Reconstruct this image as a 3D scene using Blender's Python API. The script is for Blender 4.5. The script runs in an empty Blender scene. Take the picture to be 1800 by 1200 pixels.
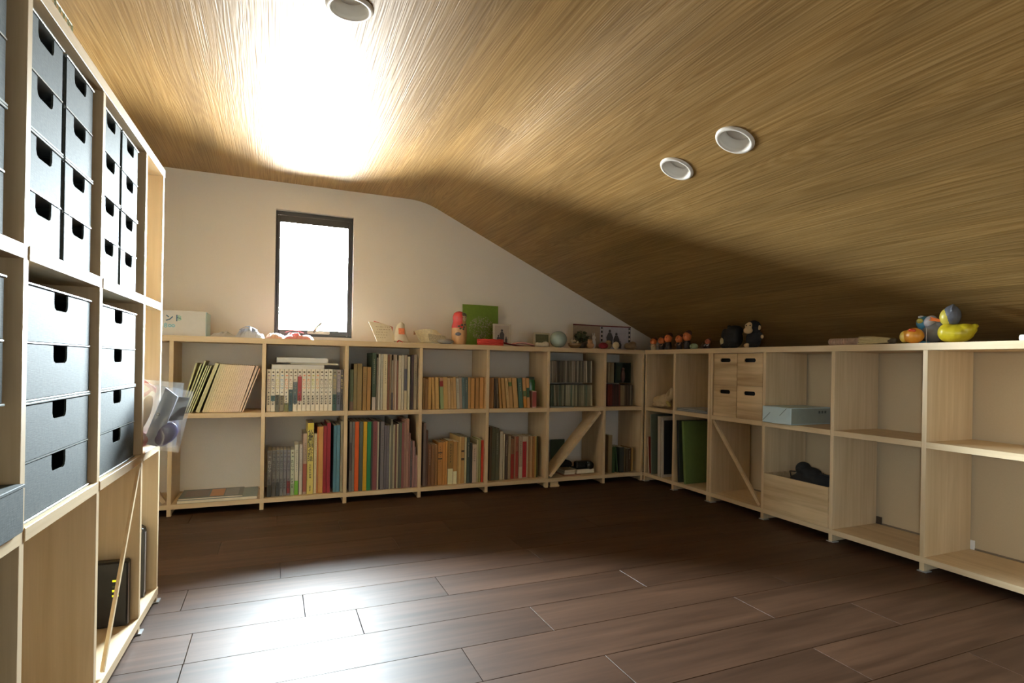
import bpy, bmesh, math, random
from mathutils import Vector, Matrix, noise

random.seed(7)
PI = math.pi
S = bpy.context.scene
COL = S.collection

# ------------------------------------------------------------------ camera, sky, lights, exposure
cam_d = bpy.data.cameras.new('camera')
cam = bpy.data.objects.new('camera', cam_d)
COL.objects.link(cam)
S.camera = cam
CAM = Vector((0.31461, -3.00199, 0.75048))
_yaw, _pitch, _roll = math.radians(24.3155), math.radians(-0.0232), math.radians(1.0232)
_f = Vector((math.sin(_yaw) * math.cos(_pitch), math.cos(_yaw) * math.cos(_pitch), math.sin(_pitch)))
_r = Vector((math.cos(_yaw), -math.sin(_yaw), 0))
_u = _r.cross(_f)
_R = _r * math.cos(_roll) + _u * math.sin(_roll)
_U = -_r * math.sin(_roll) + _u * math.cos(_roll)
cam.matrix_world = Matrix(((_R.x, _U.x, -_f.x, CAM.x), (_R.y, _U.y, -_f.y, CAM.y), (_R.z, _U.z, -_f.z, CAM.z), (0, 0, 0, 1)))
cam_d.sensor_width = 36
cam_d.lens = 36 * 1034.35 / 1800
cam_d.shift_x = (900 - 949.03) / 1800
cam_d.shift_y = (640.79 - 600) / 1800
cam_d.clip_start = 0.02

w = bpy.data.worlds.new('overcast_sky')
S.world = w
w.use_nodes = True
bg = w.node_tree.nodes['Background']
bg.inputs[1].default_value = 600.0
_t = w.node_tree                              # bright overcast above the horizon, darker pale ground below it
_co = _t.nodes.new('ShaderNodeTexCoord')
_sx = _t.nodes.new('ShaderNodeSeparateXYZ')
_cr = _t.nodes.new('ShaderNodeValToRGB')
_mr = _t.nodes.new('ShaderNodeMapRange')
_mr.inputs['From Min'].default_value = -1
_t.links.new(_co.outputs['Generated'], _sx.inputs[0])
_t.links.new(_sx.outputs['Z'], _mr.inputs['Value'])
_t.links.new(_mr.outputs['Result'], _cr.inputs[0])
_cr.color_ramp.elements[0].position = 0.47
_cr.color_ramp.elements[0].color = (0.29, 0.28, 0.26, 1)
_cr.color_ramp.elements[1].position = 0.53
_cr.color_ramp.elements[1].color = (0.84, 0.94, 1.0, 1)
_t.links.new(_cr.outputs[0], bg.inputs[0])

def portal(name, loc, rot, sx, sy):
    l = bpy.data.lights.new(name, 'AREA')
    l.shape = 'RECTANGLE'
    l.size, l.size_y = sx, sy
    l.cycles.is_portal = True
    o = bpy.data.objects.new(name, l)
    COL.objects.link(o)
    o.location, o.rotation_euler = loc, rot
portal("window_portal", (0.518, 0.615, 1.231), (-PI / 2, 0, 0), 0.42, 0.72)
portal('fill_window_portal', (-0.50, -3.55, 0.84), (0, -PI / 2, 0), 0.19, 0.19)  # portal of the window added for fill light

S.view_settings.view_transform = 'Standard'
S.view_settings.look = 'None'
S.view_settings.gamma = 1
S.view_settings.use_curve_mapping = False
S.view_settings.exposure = 0.14
S.cycles.use_denoising = True
S.cycles.max_bounces = 12
S.cycles.diffuse_bounces = 8
S.cycles.transparent_max_bounces = 12
S.cycles.sample_clamp_indirect = 10
S.cycles.caustics_reflective = False
S.cycles.caustics_refractive = False

# ------------------------------------------------------------------ materials
def nt(name):
    m = bpy.data.materials.new(name)
    m.use_nodes = True
    t = m.node_tree
    return m, t, t.nodes['Principled BSDF']

def N(t, kind, **kw):
    n = t.nodes.new(kind)
    for k, v in kw.items():
        if k.startswith('i_'):
            n.inputs[k[2:].replace('_', ' ')].default_value = v
        else:
            setattr(n, k, v)
    return n

def c4(c):
    return (c[0], c[1], c[2], 1)

_mc = {}
def plain(name, col, rough=0.6, metal=0.0, var=0.12, scale=40, bump=0.0, spec=0.5, alpha=None):
    key = (name, tuple(col), rough)
    if key in _mc:
        return _mc[key]
    m, t, b = nt(name)
    co = N(t, 'ShaderNodeTexCoord')
    no = N(t, 'ShaderNodeTexNoise', i_Scale=scale, i_Detail=3.0)
    t.links.new(co.outputs['Object'], no.inputs['Vector'])
    mx = N(t, 'ShaderNodeMixRGB', blend_type='MULTIPLY')
    mx.inputs[0].default_value = 1
    mx.inputs[1].default_value = c4(col)
    r = N(t, 'ShaderNodeMapRange', i_To_Min=1 - var, i_To_Max=1 + var)
    t.links.new(no.outputs['Fac'], r.inputs['Value'])
    t.links.new(r.outputs['Result'], mx.inputs[2])
    t.links.new(mx.outputs[0], b.inputs['Base Color'])
    b.inputs['Roughness'].default_value = rough
    b.inputs['Metallic'].default_value = metal
    b.inputs['Specular IOR Level'].default_value = spec
    if bump:
        bp = N(t, 'ShaderNodeBump', i_Strength=bump, i_Distance=0.002)
        t.links.new(no.outputs['Fac'], bp.inputs['Height'])
        t.links.new(bp.outputs[0], b.inputs['Normal'])
    _mc[key] = m
    return m

def wood(name, c1, c2, axis='X', rough=0.45, scale=1.0, bump=0.1, tone=0.15, spec=0.4, fine=60.0):
    """grain runs along the given object axis; each piece gets its own offset and tone"""
    m, t, b = nt(name)
    co = N(t, 'ShaderNodeTexCoord')
    oi = N(t, 'ShaderNodeObjectInfo')
    add = N(t, 'ShaderNodeVectorMath', operation='ADD')
    mul = N(t, 'ShaderNodeVectorMath', operation='SCALE')
    cb = N(t, 'ShaderNodeCombineXYZ')
    for k in range(3):
        t.links.new(oi.outputs['Random'], cb.inputs[k])
    t.links.new(cb.outputs[0], mul.inputs[0])
    mul.inputs['Scale'].default_value = 17.0
    t.links.new(co.outputs['Object'], add.inputs[0])
    t.links.new(mul.outputs[0], add.inputs[1])
    mp = N(t, 'ShaderNodeMapping')
    s = [fine * scale] * 3
    s['XYZ'.index(axis)] = 2.2 * scale
    mp.inputs['Scale'].default_value = s
    t.links.new(add.outputs[0], mp.inputs['Vector'])
    n1 = N(t, 'ShaderNodeTexNoise', i_Scale=1.0, i_Detail=5.0, i_Roughness=0.6, i_Distortion=0.4)
    t.links.new(mp.outputs[0], n1.inputs['Vector'])
    mp2 = N(t, 'ShaderNodeMapping')
    s = [9 * scale] * 3
    s['XYZ'.index(axis)] = 1.3 * scale
    mp2.inputs['Scale'].default_value = s
    t.links.new(add.outputs[0], mp2.inputs['Vector'])
    n2 = N(t, 'ShaderNodeTexNoise', i_Scale=1.0, i_Detail=3.0, i_Distortion=1.2)
    t.links.new(mp2.outputs[0], n2.inputs['Vector'])
    av = N(t, 'ShaderNodeMath', operation='MULTIPLY_ADD')
    t.links.new(n1.outputs['Fac'], av.inputs[0])
    av.inputs[1].default_value = 0.55
    a2 = N(t, 'ShaderNodeMath', operation='MULTIPLY')
    t.links.new(n2.outputs['Fac'], a2.inputs[0])
    a2.inputs[1].default_value = 0.45
    t.links.new(a2.outputs[0], av.inputs[2])
    cr = N(t, 'ShaderNodeValToRGB')
    cr.color_ramp.elements[0].position = 0.36
    cr.color_ramp.elements[1].position = 0.64
    cr.color_ramp.elements[0].color = c4(c1)
    cr.color_ramp.elements[1].color = c4(c2)
    t.links.new(av.outputs[0], cr.inputs[0])
    r = N(t, 'ShaderNodeMapRange', i_To_Min=1 - tone, i_To_Max=1 + tone)
    t.links.new(oi.outputs['Random'], r.inputs['Value'])
    mx = N(t, 'ShaderNodeMixRGB', blend_type='MULTIPLY')
    mx.inputs[0].default_value = 1
    t.links.new(cr.outputs[0], mx.inputs[1])
    t.links.new(r.outputs['Result'], mx.inputs[2])
    t.links.new(mx.outputs[0], b.inputs['Base Color'])
    b.inputs['Roughness'].default_value = rough
    b.inputs['Specular IOR Level'].default_value = spec
    if bump:
        bp = N(t, 'ShaderNodeBump', i_Strength=bump, i_Distance=0.002)
        t.links.new(n1.outputs['Fac'], bp.inputs['Height'])
        t.links.new(bp.outputs[0], b.inputs['Normal'])
    return m

M = {}
M['birch_u'] = wood('pale_birch_board', (0.58, 0.43, 0.25), (0.71, 0.555, 0.355), 'X', 0.5, tone=0.05, bump=0.05)
M['birch_z'] = wood('pale_birch_upright', (0.58, 0.43, 0.25), (0.71, 0.555, 0.355), 'Z', 0.5, tone=0.05, bump=0.05)
M['drawer_wood'] = wood('striped_birch_drawer', (0.40, 0.265, 0.135), (0.72, 0.54, 0.32), 'X', 0.5, tone=0.08, fine=38)
M['floor'] = wood('walnut_floor_plank', (0.042, 0.0205, 0.011), (0.086, 0.044, 0.025), 'X', 0.48, tone=0.20, bump=0.10, spec=0.20, fine=34)
M['seam'] = plain('dark_underlay', (0.02, 0.012, 0.008), 0.9)

def ceiling_mat():
    m, t, b = nt('embossed_oak_ceiling')
    co = N(t, 'ShaderNodeTexCoord')
    oi = N(t, 'ShaderNodeObjectInfo')
    cb = N(t, 'ShaderNodeCombineXYZ')
    for k in range(3):
        t.links.new(oi.outputs['Random'], cb.inputs[k])
    mul = N(t, 'ShaderNodeVectorMath', operation='SCALE')
    mul.inputs['Scale'].default_value = 23.0
    t.links.new(cb.outputs[0], mul.inputs[0])
    add = N(t, 'ShaderNodeVectorMath', operation='ADD')
    t.links.new(co.outputs['Object'], add.inputs[0])
    t.links.new(mul.outputs[0], add.inputs[1])
    mp = N(t, 'ShaderNodeMapping')
    mp.inputs['Scale'].default_value = (7.5, 0.33, 7.5)
    t.links.new(add.outputs[0], mp.inputs['Vector'])
    wv = N(t, 'ShaderNodeTexNoise', i_Scale=1.0, i_Detail=2.0, i_Distortion=0.6)
    t.links.new(mp.outputs[0], wv.inputs['Vector'])
    # contour lines of a stretched noise give wavy cathedral grain
    m1 = N(t, 'ShaderNodeMath', operation='MULTIPLY')
    m1.inputs[1].default_value = 190.0
    t.links.new(wv.outputs['Fac'], m1.inputs[0])
    m2 = N(t, 'ShaderNodeMath', operation='SINE')
    t.links.new(m1.outputs[0], m2.inputs[0])
    mp3 = N(t, 'ShaderNodeMapping')
    mp3.inputs['Scale'].default_value = (210, 2.5, 210)
    t.links.new(add.outputs[0], mp3.inputs['Vector'])
    fn = N(t, 'ShaderNodeTexNoise', i_Scale=1.0, i_Detail=4.0)
    t.links.new(mp3.outputs[0], fn.inputs['Vector'])
    h = N(t, 'ShaderNodeMath', operation='MULTIPLY_ADD')
    t.links.new(m2.outputs[0], h.inputs[0])
    h.inputs[1].default_value = 0.085
    t.links.new(fn.outputs['Fac'], h.inputs[2])
    cr = N(t, 'ShaderNodeValToRGB')
    e = cr.color_ramp.elements
    e[0].position, e[0].color = 0.28, (0.215, 0.122, 0.037, 1)
    e[1].position, e[1].color = 0.74, (0.35, 0.225, 0.088, 1)
    k = cr.color_ramp.elements.new(0.5)
    k.color = (0.275, 0.167, 0.057, 1)
    t.links.new(h.outputs[0], cr.inputs[0])
    mp4 = N(t, 'ShaderNodeMapping')
    mp4.inputs['Scale'].default_value = (7, 1.1, 7)
    t.links.new(add.outputs[0], mp4.inputs['Vector'])
    bn = N(t, 'ShaderNodeTexNoise', i_Scale=1.0, i_Detail=4.0)
    t.links.new(mp4.outputs[0], bn.inputs['Vector'])
    r = N(t, 'ShaderNodeMapRange', i_From_Min=0.3, i_From_Max=0.7, i_To_Min=0.76, i_To_Max=1.14)
    t.links.new(bn.outputs['Fac'], r.inputs['Value'])
    r2 = N(t, 'ShaderNodeMapRange', i_To_Min=0.93, i_To_Max=1.06)
    t.links.new(oi.outputs['Random'], r2.inputs['Value'])
    mm = N(t, 'ShaderNodeMath', operation='MULTIPLY')
    t.links.new(r.outputs['Result'], mm.inputs[0])
    t.links.new(r2.outputs['Result'], mm.inputs[1])
    mx = N(t, 'ShaderNodeMixRGB', blend_type='MULTIPLY')
    mx.inputs[0].default_value = 1
    t.links.new(cr.outputs[0], mx.inputs[1])
    t.links.new(mm.outputs[0], mx.inputs[2])
    t.links.new(mx.outputs[0], b.inputs['Base Color'])
    b.inputs['Roughness'].default_value = 0.46
    b.inputs['Specular IOR Level'].default_value = 0.28
    bp = N(t, 'ShaderNodeBump', i_Strength=0.6, i_Distance=0.002)
    t.links.new(h.outputs[0], bp.inputs['Height'])
    t.links.new(bp.outputs[0], b.inputs['Normal'])
    return m
M['ceiling'] = ceiling_mat()
M['wall'] = plain('warm_white_wallpaper', (0.80, 0.775, 0.73), 0.85, var=0.03, scale=220, bump=0.25, spec=0.2)
M['wall_tan'] = plain('tan_wallboard', (0.52, 0.41, 0.265), 0.8, var=0.04, scale=180, spec=0.2)
M['window_frame'] = plain('black_window_frame', (0.03, 0.032, 0.036), 0.35, var=0.05)
M['white_plastic'] = plain('white_plastic', (0.78, 0.78, 0.76), 0.35, var=0.03)
M['lamp_white'] = plain('lamp_trim_white', (0.74, 0.72, 0.68), 0.4, var=0.03)
M['lamp_diffuser'] = plain('lamp_reflector', (0.66, 0.64, 0.60), 0.5, var=0.05)
M['clear_foot'] = plain('grey_steel_foot', (0.55, 0.58, 0.62), 0.3, metal=0.6, var=0.05)
M['pages'] = plain('paper_page_edges', (0.62, 0.57, 0.46), 0.9, var=0.1, scale=300)
M['ink'] = plain('black_ink', (0.03, 0.028, 0.028), 0.7, var=0.1)
M['black'] = plain('matt_black_plastic', (0.016, 0.016, 0.018), 0.4, var=0.1)
M['black_cloth'] = plain('black_cloth', (0.012, 0.012, 0.013), 0.9, var=0.3, bump=0.4)
M['red'] = plain('red_cloth', (0.62, 0.06, 0.05), 0.7)
M['dark_red'] = plain('dark_red_cloth', (0.16, 0.01, 0.02), 0.8)
M['pink'] = plain('pink_cloth', (0.72, 0.36, 0.32), 0.8)
M['cream'] = plain('cream_paper', (0.76, 0.70, 0.56), 0.8)
M['white_paper'] = plain('white_paper', (0.80, 0.80, 0.78), 0.7, var=0.05)
M['rim'] = plain('light_box_rim', (0.34, 0.38, 0.38), 0.35, metal=0.3)

def linen():
    m, t, b = nt('woven_grey_paper_linen')
    co = N(t, 'ShaderNodeTexCoord')
    outs = []
    for sc in ((700, 60, 60), (60, 60, 800)):
        mp = N(t, 'ShaderNodeMapping')
        mp.inputs['Scale'].default_value = sc
        t.links.new(co.outputs['Object'], mp.inputs['Vector'])
        n = N(t, 'ShaderNodeTexNoise', i_Scale=1.0, i_Detail=1.0)
        t.links.new(mp.outputs[0], n.inputs['Vector'])
        outs.append(n.outputs['Fac'])
    a = N(t, 'ShaderNodeMath', operation='ADD')
    t.links.new(outs[0], a.inputs[0])
    t.links.new(outs[1], a.inputs[1])
    cr = N(t, 'ShaderNodeValToRGB')
    cr.color_ramp.elements[0].position = 0.35
    cr.color_ramp.elements[1].position = 0.65
    cr.color_ramp.elements[0].color = (0.047, 0.058, 0.057, 1)
    cr.color_ramp.elements[1].color = (0.098, 0.113, 0.112, 1)
    h = N(t, 'ShaderNodeMath', operation='MULTIPLY')
    h.inputs[1].default_value = 0.5
    t.links.new(a.outputs[0], h.inputs[0])
    t.links.new(h.outputs[0], cr.inputs[0])
    t.links.new(cr.outputs[0], b.inputs['Base Color'])
    b.inputs['Roughness'].default_value = 0.75
    b.inputs['Specular IOR Level'].default_value = 0.25
    bp = N(t, 'ShaderNodeBump', i_Strength=0.35, i_Distance=0.001)
    t.links.new(h.outputs[0], bp.inputs['Height'])
    t.links.new(bp.outputs[0], b.inputs['Normal'])
    return m
M['linen'] = linen()

def glassy(name, tint=(1, 1, 1), gloss=0.12, milky=0.0, rough=0.05):
    m = bpy.data.materials.new(name)
    m.use_nodes = True
    t = m.node_tree
    t.nodes.remove(t.nodes['Principled BSDF'])
    out = t.nodes['Material Output']
    tr = N(t, 'ShaderNodeBsdfTransparent')
    tr.inputs[0].default_value = c4(tint)
    gl = N(t, 'ShaderNodeBsdfGlossy')
    gl.inputs['Roughness'].default_value = rough
    fr = N(t, 'ShaderNodeFresnel')
    fr.inputs['IOR'].default_value = 1.45
    ad = N(t, 'ShaderNodeMath', operation='ADD')
    ad.inputs[1].default_value = gloss
    ad.use_clamp = True
    t.links.new(fr.outputs[0], ad.inputs[0])
    mx = N(t, 'ShaderNodeMixShader')
    t.links.new(ad.outputs[0], mx.inputs[0])
    t.links.new(tr.outputs[0], mx.inputs[1])
    t.links.new(gl.outputs[0], mx.inputs[2])
    last = mx
    if milky:
        df = N(t, 'ShaderNodeBsdfDiffuse')
        df.inputs[0].default_value = (0.8, 0.82, 0.85, 1)
        m2 = N(t, 'ShaderNodeMixShader')
        m2.inputs[0].default_value = milky
        t.links.new(mx.outputs[0], m2.inputs[1])
        t.links.new(df.outputs[0], m2.inputs[2])
        last = m2
    t.links.new(last.outputs[0], out.inputs['Surface'])
    return m
M['pane'] = glassy('window_glass', (0.97, 0.99, 0.99), 0.0)
M['bag'] = glassy('clear_plastic_film', (0.93, 0.94, 0.96), 0.09, 0.06, 0.10)
M['bag_white'] = glassy('milky_plastic_film', (0.9, 0.93, 0.96), 0.10, 0.6, 0.2)

def led():
    m, t, b = nt('yellow_status_light')
    b.inputs['Emission Color'].default_value = (0.9, 0.85, 0.02, 1)
    b.inputs['Emission Strength'].default_value = 1.0
    b.inputs['Base Color'].default_value = (0.5, 0.5, 0.02, 1)
    return m
M['led'] = led()

def cover_mat(col):
    return plain('book_cover', col, 0.55, var=0.10, scale=90)

# ------------------------------------------------------------------ geometry helpers
def bx(bm, x0, x1, y0, y1, z0, z1, bev=0.0):
    vs = [bm.verts.new(p) for p in ((x0, y0, z0), (x1, y0, z0), (x1, y1, z0), (x0, y1, z0), (x0, y0, z1), (x1, y0, z1), (x1, y1, z1), (x0, y1, z1))]
    fs = [bm.faces.new([vs[i] for i in q]) for q in ((0, 3, 2, 1), (4, 5, 6, 7), (0, 1, 5, 4), (1, 2, 6, 5), (2, 3, 7, 6), (3, 0, 4, 7))]
    if bev:
        es = list({e for f in fs for e in f.edges})
        bmesh.ops.bevel(bm, geom=es, offset=bev, segments=1, affect='EDGES')

def prism(bm, pts, z0, z1, axis='Z'):
    """extrude an outline: Z pts=(x,y); Y pts=(x,z); X pts=(y,z)"""
    def P(p, q):
        return {'Z': (p[0], p[1], q), 'Y': (p[0], q, p[1]), 'X': (q, p[0], p[1])}[axis]
    a = [bm.verts.new(P(p, z0)) for p in pts]
    b = [bm.verts.new(P(p, z1)) for p in pts]
    bm.faces.new(a)
    bm.faces.new(b[::-1])
    n = len(pts)
    for i in range(n):
        bm.faces.new((a[i], b[i], b[(i + 1) % n], a[(i + 1) % n]))
    bmesh.ops.recalc_face_normals(bm, faces=bm.faces)

def lathe(bm, prof, seg=24, c=(0, 0, 0), close=True):
    rings = []
    for r, z in prof:
        if r < 1e-6:
            rings.append([bm.verts.new((c[0], c[1], c[2] + z))])
        else:
            rings.append([bm.verts.new((c[0] + r * math.cos(2 * PI * i / seg), c[1] + r * math.sin(2 * PI * i / seg), c[2] + z)) for i in range(seg)])
    for a, b in zip(rings, rings[1:]):
        for i in range(seg):
            j = (i + 1) % seg
            if len(a) == 1 and len(b) == 1:
                continue
            if len(a) == 1:
                bm.faces.new((a[0], b[j], b[i]))
            elif len(b) == 1:
                bm.faces.new((a[i], a[j], b[0]))
            else:
                bm.faces.new((a[i], a[j], b[j], b[i]))
    bmesh.ops.recalc_face_normals(bm, faces=bm.faces)

def ell(bm, c, r, rot=None, seg=16):
    m = Matrix.Translation(c)
    if rot:
        from mathutils import Euler
        m = m @ Euler(rot).to_matrix().to_4x4()
    m = m @ Matrix.Diagonal((r[0], r[1], r[2], 1))
    bmesh.ops.create_uvsphere(bm, u_segments=seg, v_segments=max(6, seg // 2 + 2), radius=1, matrix=m)

def tube(bm, pts, r, seg=8, caps=True):
    rings = []
    n = len(pts)
    pts = [Vector(p) for p in pts]
    for i, p in enumerate(pts):
        d = (pts[min(i + 1, n - 1)] - pts[max(i - 1, 0)]).normalized()
        up = Vector((0, 0, 1)) if abs(d.z) < 0.9 else Vector((1, 0, 0))
        s = d.cross(up).normalized()
        t = s.cross(d)
        rr = r[i] if isinstance(r, (list, tuple)) else r
        rings.append([bm.verts.new(p + (s * math.cos(2 * PI * k / seg) + t * math.sin(2 * PI * k / seg)) * rr) for k in range(seg)])
    for a, b in zip(rings, rings[1:]):
        for k in range(seg):
            bm.faces.new((a[k], a[(k + 1) % seg], b[(k + 1) % seg], b[k]))
    if caps:
        bm.faces.new(rings[0][::-1])
        bm.faces.new(rings[-1])
    bmesh.ops.recalc_face_normals(bm, faces=bm.faces)

def sheet(bm, nx, ny, fn, thick=0.0):
    """grid surface fn(s,t)->xyz, optionally given thickness downwards along its normal"""
    g = [[bm.verts.new(fn(i / nx, j / ny)) for j in range(ny + 1)] for i in range(nx + 1)]
    fs = []
    for i in range(nx):
        for j in range(ny):
            fs.append(bm.faces.new((g[i][j], g[i + 1][j], g[i + 1][j + 1], g[i][j + 1])))
    if thick:
        bmesh.ops.recalc_face_normals(bm, faces=bm.faces)
        bmesh.ops.solidify(bm, geom=fs, thickness=thick)

def obj(name, bm, mat, parent=None, smooth=False, loc=None, rot=None):
    me = bpy.data.meshes.new(name)
    bm.to_mesh(me)
    bm.free()
    if mat:
        me.materials.append(mat)
    if smooth:
        for p in me.polygons:
            p.use_smooth = True
    o = bpy.data.objects.new(name, me)
    COL.objects.link(o)
    if parent:
        o.parent = parent
    if loc:
        o.location = loc
    if rot:
        o.rotation_euler = rot
    return o

def remesh(bm, voxel, smooth=2):
    """merge overlapping lumps into one continuous skin"""
    me = bpy.data.meshes.new('tmp')
    bm.to_mesh(me)
    bm.free()
    o = bpy.data.objects.new('tmp', me)
    COL.objects.link(o)
    md = o.modifiers.new('r', 'REMESH')
    md.mode = 'VOXEL'
    md.voxel_size = voxel
    if smooth:
        sm = o.modifiers.new('s', 'SMOOTH')
        sm.iterations = smooth
    dg = bpy.context.evaluated_depsgraph_get()
    out = bmesh.new()
    out.from_object(o, dg)
    bpy.data.objects.remove(o)
    bpy.data.meshes.remove(me)
    return out

def nb():
    return bmesh.new()

def box(name, mat, parent, x0, x1, y0, y1, z0, z1, bev=0.0, loc=None):
    b = nb()
    bx(b, x0, x1, y0, y1, z0, z1, bev)
    return obj(name, b, mat, parent, loc=loc)

def struct(o):
    o['kind'] = 'structure'
    return o

def tag(o, label, cat, group=None):
    o['label'] = label
    o['category'] = cat
    if group:
        o['group'] = group
    return o

# frames of reference of the three shelf runs (origin, direction of local x; local y points into the shelf)
FR = {'B': ((-0.1084, 0.2449), 0.0), 'R': ((2.5398, -0.4000), -PI / 2), 'L': ((0.0, -0.8354), PI / 2 - 0.02557)}
def at(fr, u, d, z):
    (ox, oy), a = FR[fr]
    return (ox + u * math.cos(a) - d * math.sin(a), oy + u * math.sin(a) + d * math.cos(a), z)

def thing(name, label, cat, fr, u, d, z, group=None, rz=0.0, tilt=0.0, rx=0.0):
    o = bpy.data.objects.new(name, None)
    o.empty_display_size = 0.05
    COL.objects.link(o)
    o.location = at(fr, u, d, z) if fr else (u, d, z)
    o.rotation_euler = (rx, tilt, (FR[fr][1] if fr else 0) + rz)
    return tag(o, label, cat, group)

def text_bm(body, size, depth=0.0003, vertical=False, spacing=1.0, stretch=1.0):
    c = bpy.data.curves.new('t', 'FONT')
    c.body = '\n'.join(body) if vertical else body
    c.size = size
    c.align_x = 'CENTER'
    c.align_y = 'TOP' if vertical else 'CENTER'
    c.space_line = spacing
    c.resolution_u = 1
    c.offset = size * 0.022
    o = bpy.data.objects.new('t', c)
    COL.objects.link(o)
    dg = bpy.context.evaluated_depsgraph_get()
    b = nb()
    me = bpy.data.meshes.new_from_object(o.evaluated_get(dg))
    b.from_mesh(me)
    bpy.data.objects.remove(o)
    bpy.data.meshes.remove(me)
    # stand the lettering up: facing -y
    bmesh.ops.transform(b, matrix=Matrix.Rotation(PI / 2, 4, 'X') @ Matrix.Diagonal((stretch, 1, 1, 1)), verts=b.verts)
    return b

ORD = ['first', 'second', 'third', 'fourth', 'fifth', 'sixth', 'seventh', 'eighth', 'ninth', 'tenth', 'eleventh', 'twelfth', 'thirteenth', 'fourteenth', 'fifteenth', 'sixteenth', 'seventeenth', 'eighteenth', 'nineteenth', 'twentieth']
ORD += ['twenty-' + s for s in ORD[:9]] + ['thirtieth']

# ------------------------------------------------------------------ room shell
XL, XR, YB, YF = -0.42, 2.835, 0.54, -4.45
ZC, XK, MS = 1.727, 1.127, -0.4657          # flat ceiling height, where it bends, slope
XC = 2.99                                    # the slope runs on over the low wall to here
ZR = ZC + MS * (XC - XK)
WX0, WX1, WZ0, WZ1 = 0.312, 0.722, 0.880, 1.578   # window opening

b = nb()
bx(b, XL - 0.15, XC + 0.15, YF - 0.15, YB + 0.15, -0.12, -0.014)
floor = struct(obj('floor', b, M['seam']))
# floor boards: rows 177 mm wide running along x, joints where the photo shows them
JOINT = {0: [0.41, 0.841], 1: [0.124, 0.553, 1.483], 2: [0.123, 1.047, 1.97], 3: [-0.12, 0.777, 1.70], 4: [0.19, 1.108, 2.02],
         -1: [0.073, 1.265, 2.19], -2: [0.347, 1.25, 2.40], -3: [0.788, 1.71], -4: [0.13, 1.05, 1.98], -5: [0.60, 1.52]}
ROW = 0.1773
for r in range(-9, 20):
    y1 = -0.977 - r * ROW
    y0 = y1 - ROW
    if y0 > YB:
        continue
    js = JOINT.get(r) or [(r * 0.37) % 0.92 - 0.2 + 0.92 * k for k in range(4)]
    js = [j for j in js if XL + 0.1 < j < XR - 0.1]
    es = [XL] + js + [XR]
    for x0, x1 in zip(es, es[1:]):
        b = nb()
        L, W = x1 - x0 - 0.0016, min(y1, YB) - max(y0, YF) - 0.0014
        if W < 0.01:
            continue
        bx(b, -L / 2, L / 2, -W / 2, W / 2, -0.014, 0.0, 0.0006)
        obj('floor_plank', b, M['floor'], floor, loc=((x0 + x1) / 2, (min(y1, YB) + max(y0, YF)) / 2, 0))

def wall_with_hole(name, x0, x1, z0, z1, hx0, hx1, hz0, hz1, y0, y1):
    b = nb()
    for q in ((x0, hx0, z0, z1), (hx1, x1, z0, z1), (hx0, hx1, z0, hz0), (hx0, hx1, hz1, z1)):
        bx(b, q[0], q[1], y0, y1, q[2], q[3])
    return struct(obj(name, b, M['wall']))
wall_with_hole('wall_back', XL - 0.15, XC + 0.15, -0.12, ZC + 0.3, WX0, WX1, WZ0, WZ1, YB, YB + 0.062)
b = nb(); bx(b, XL - 0.15, XC + 0.15, YF - 0.15, YF, -0.12, ZC + 0.3); struct(obj('wall_front', b, M['wall']))
b = nb()                                     # the left wall has an unseen window added behind the viewer for fill light
for q in ((YF, -3.635, -0.12, ZC + 0.3), (-3.465, YB, -0.12, ZC + 0.3), (-3.635, -3.465, -0.12, 0.755), (-3.635, -3.465, 0.925, ZC + 0.3)):
    bx(b, XL - 0.06, XL, q[0], q[1], q[2], q[3])
struct(obj('wall_left', b, M['wall']))
fill_win = bpy.data.objects.new('fill_window', None)  # added window out of view, brightens the right side
COL.objects.link(fill_win)
fill_win.location = (XL - 0.04, -3.55, 0.755)
fill_win.scale = (1, 0.7083, 0.7083)
fill_win['kind'] = 'structure'
b = nb()
for q in ((-0.12, -0.108, 0, 0.24), (0.108, 0.12, 0, 0.24), (-0.108, 0.108, 0.228, 0.24), (-0.108, 0.108, 0, 0.012)):
    bx(b, 0, 0.02, q[0], q[1], q[2], q[3])
obj('window_frame', b, M['window_frame'], fill_win)
box('pane', M['pane'], fill_win, 0.008, 0.011, -0.11, 0.11, 0.008, 0.232)
b = nb(); bx(b, XR, XC + 0.15, YF, YB, -0.12, 0.852); struct(obj('wall_right', b, M['wall_tan']))
b = nb(); bx(b, XC, XC + 0.15, YF, YB, 0.852, ZC + 0.3); struct(obj('wall_outer', b, M['wall']))
b = nb(); bx(b, XR - 0.006, XR, YF, YB, 0.0, 0.06, 0.001); struct(obj('baseboard_right', b, plain('grey_brown_baseboard', (0.20, 0.15, 0.10), 0.5)))
b = nb(); bx(b, XL, XR - 0.01, YB - 0.006, YB, 0.0, 0.06, 0.001); struct(obj('baseboard_back', b, M['birch_u']))

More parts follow.
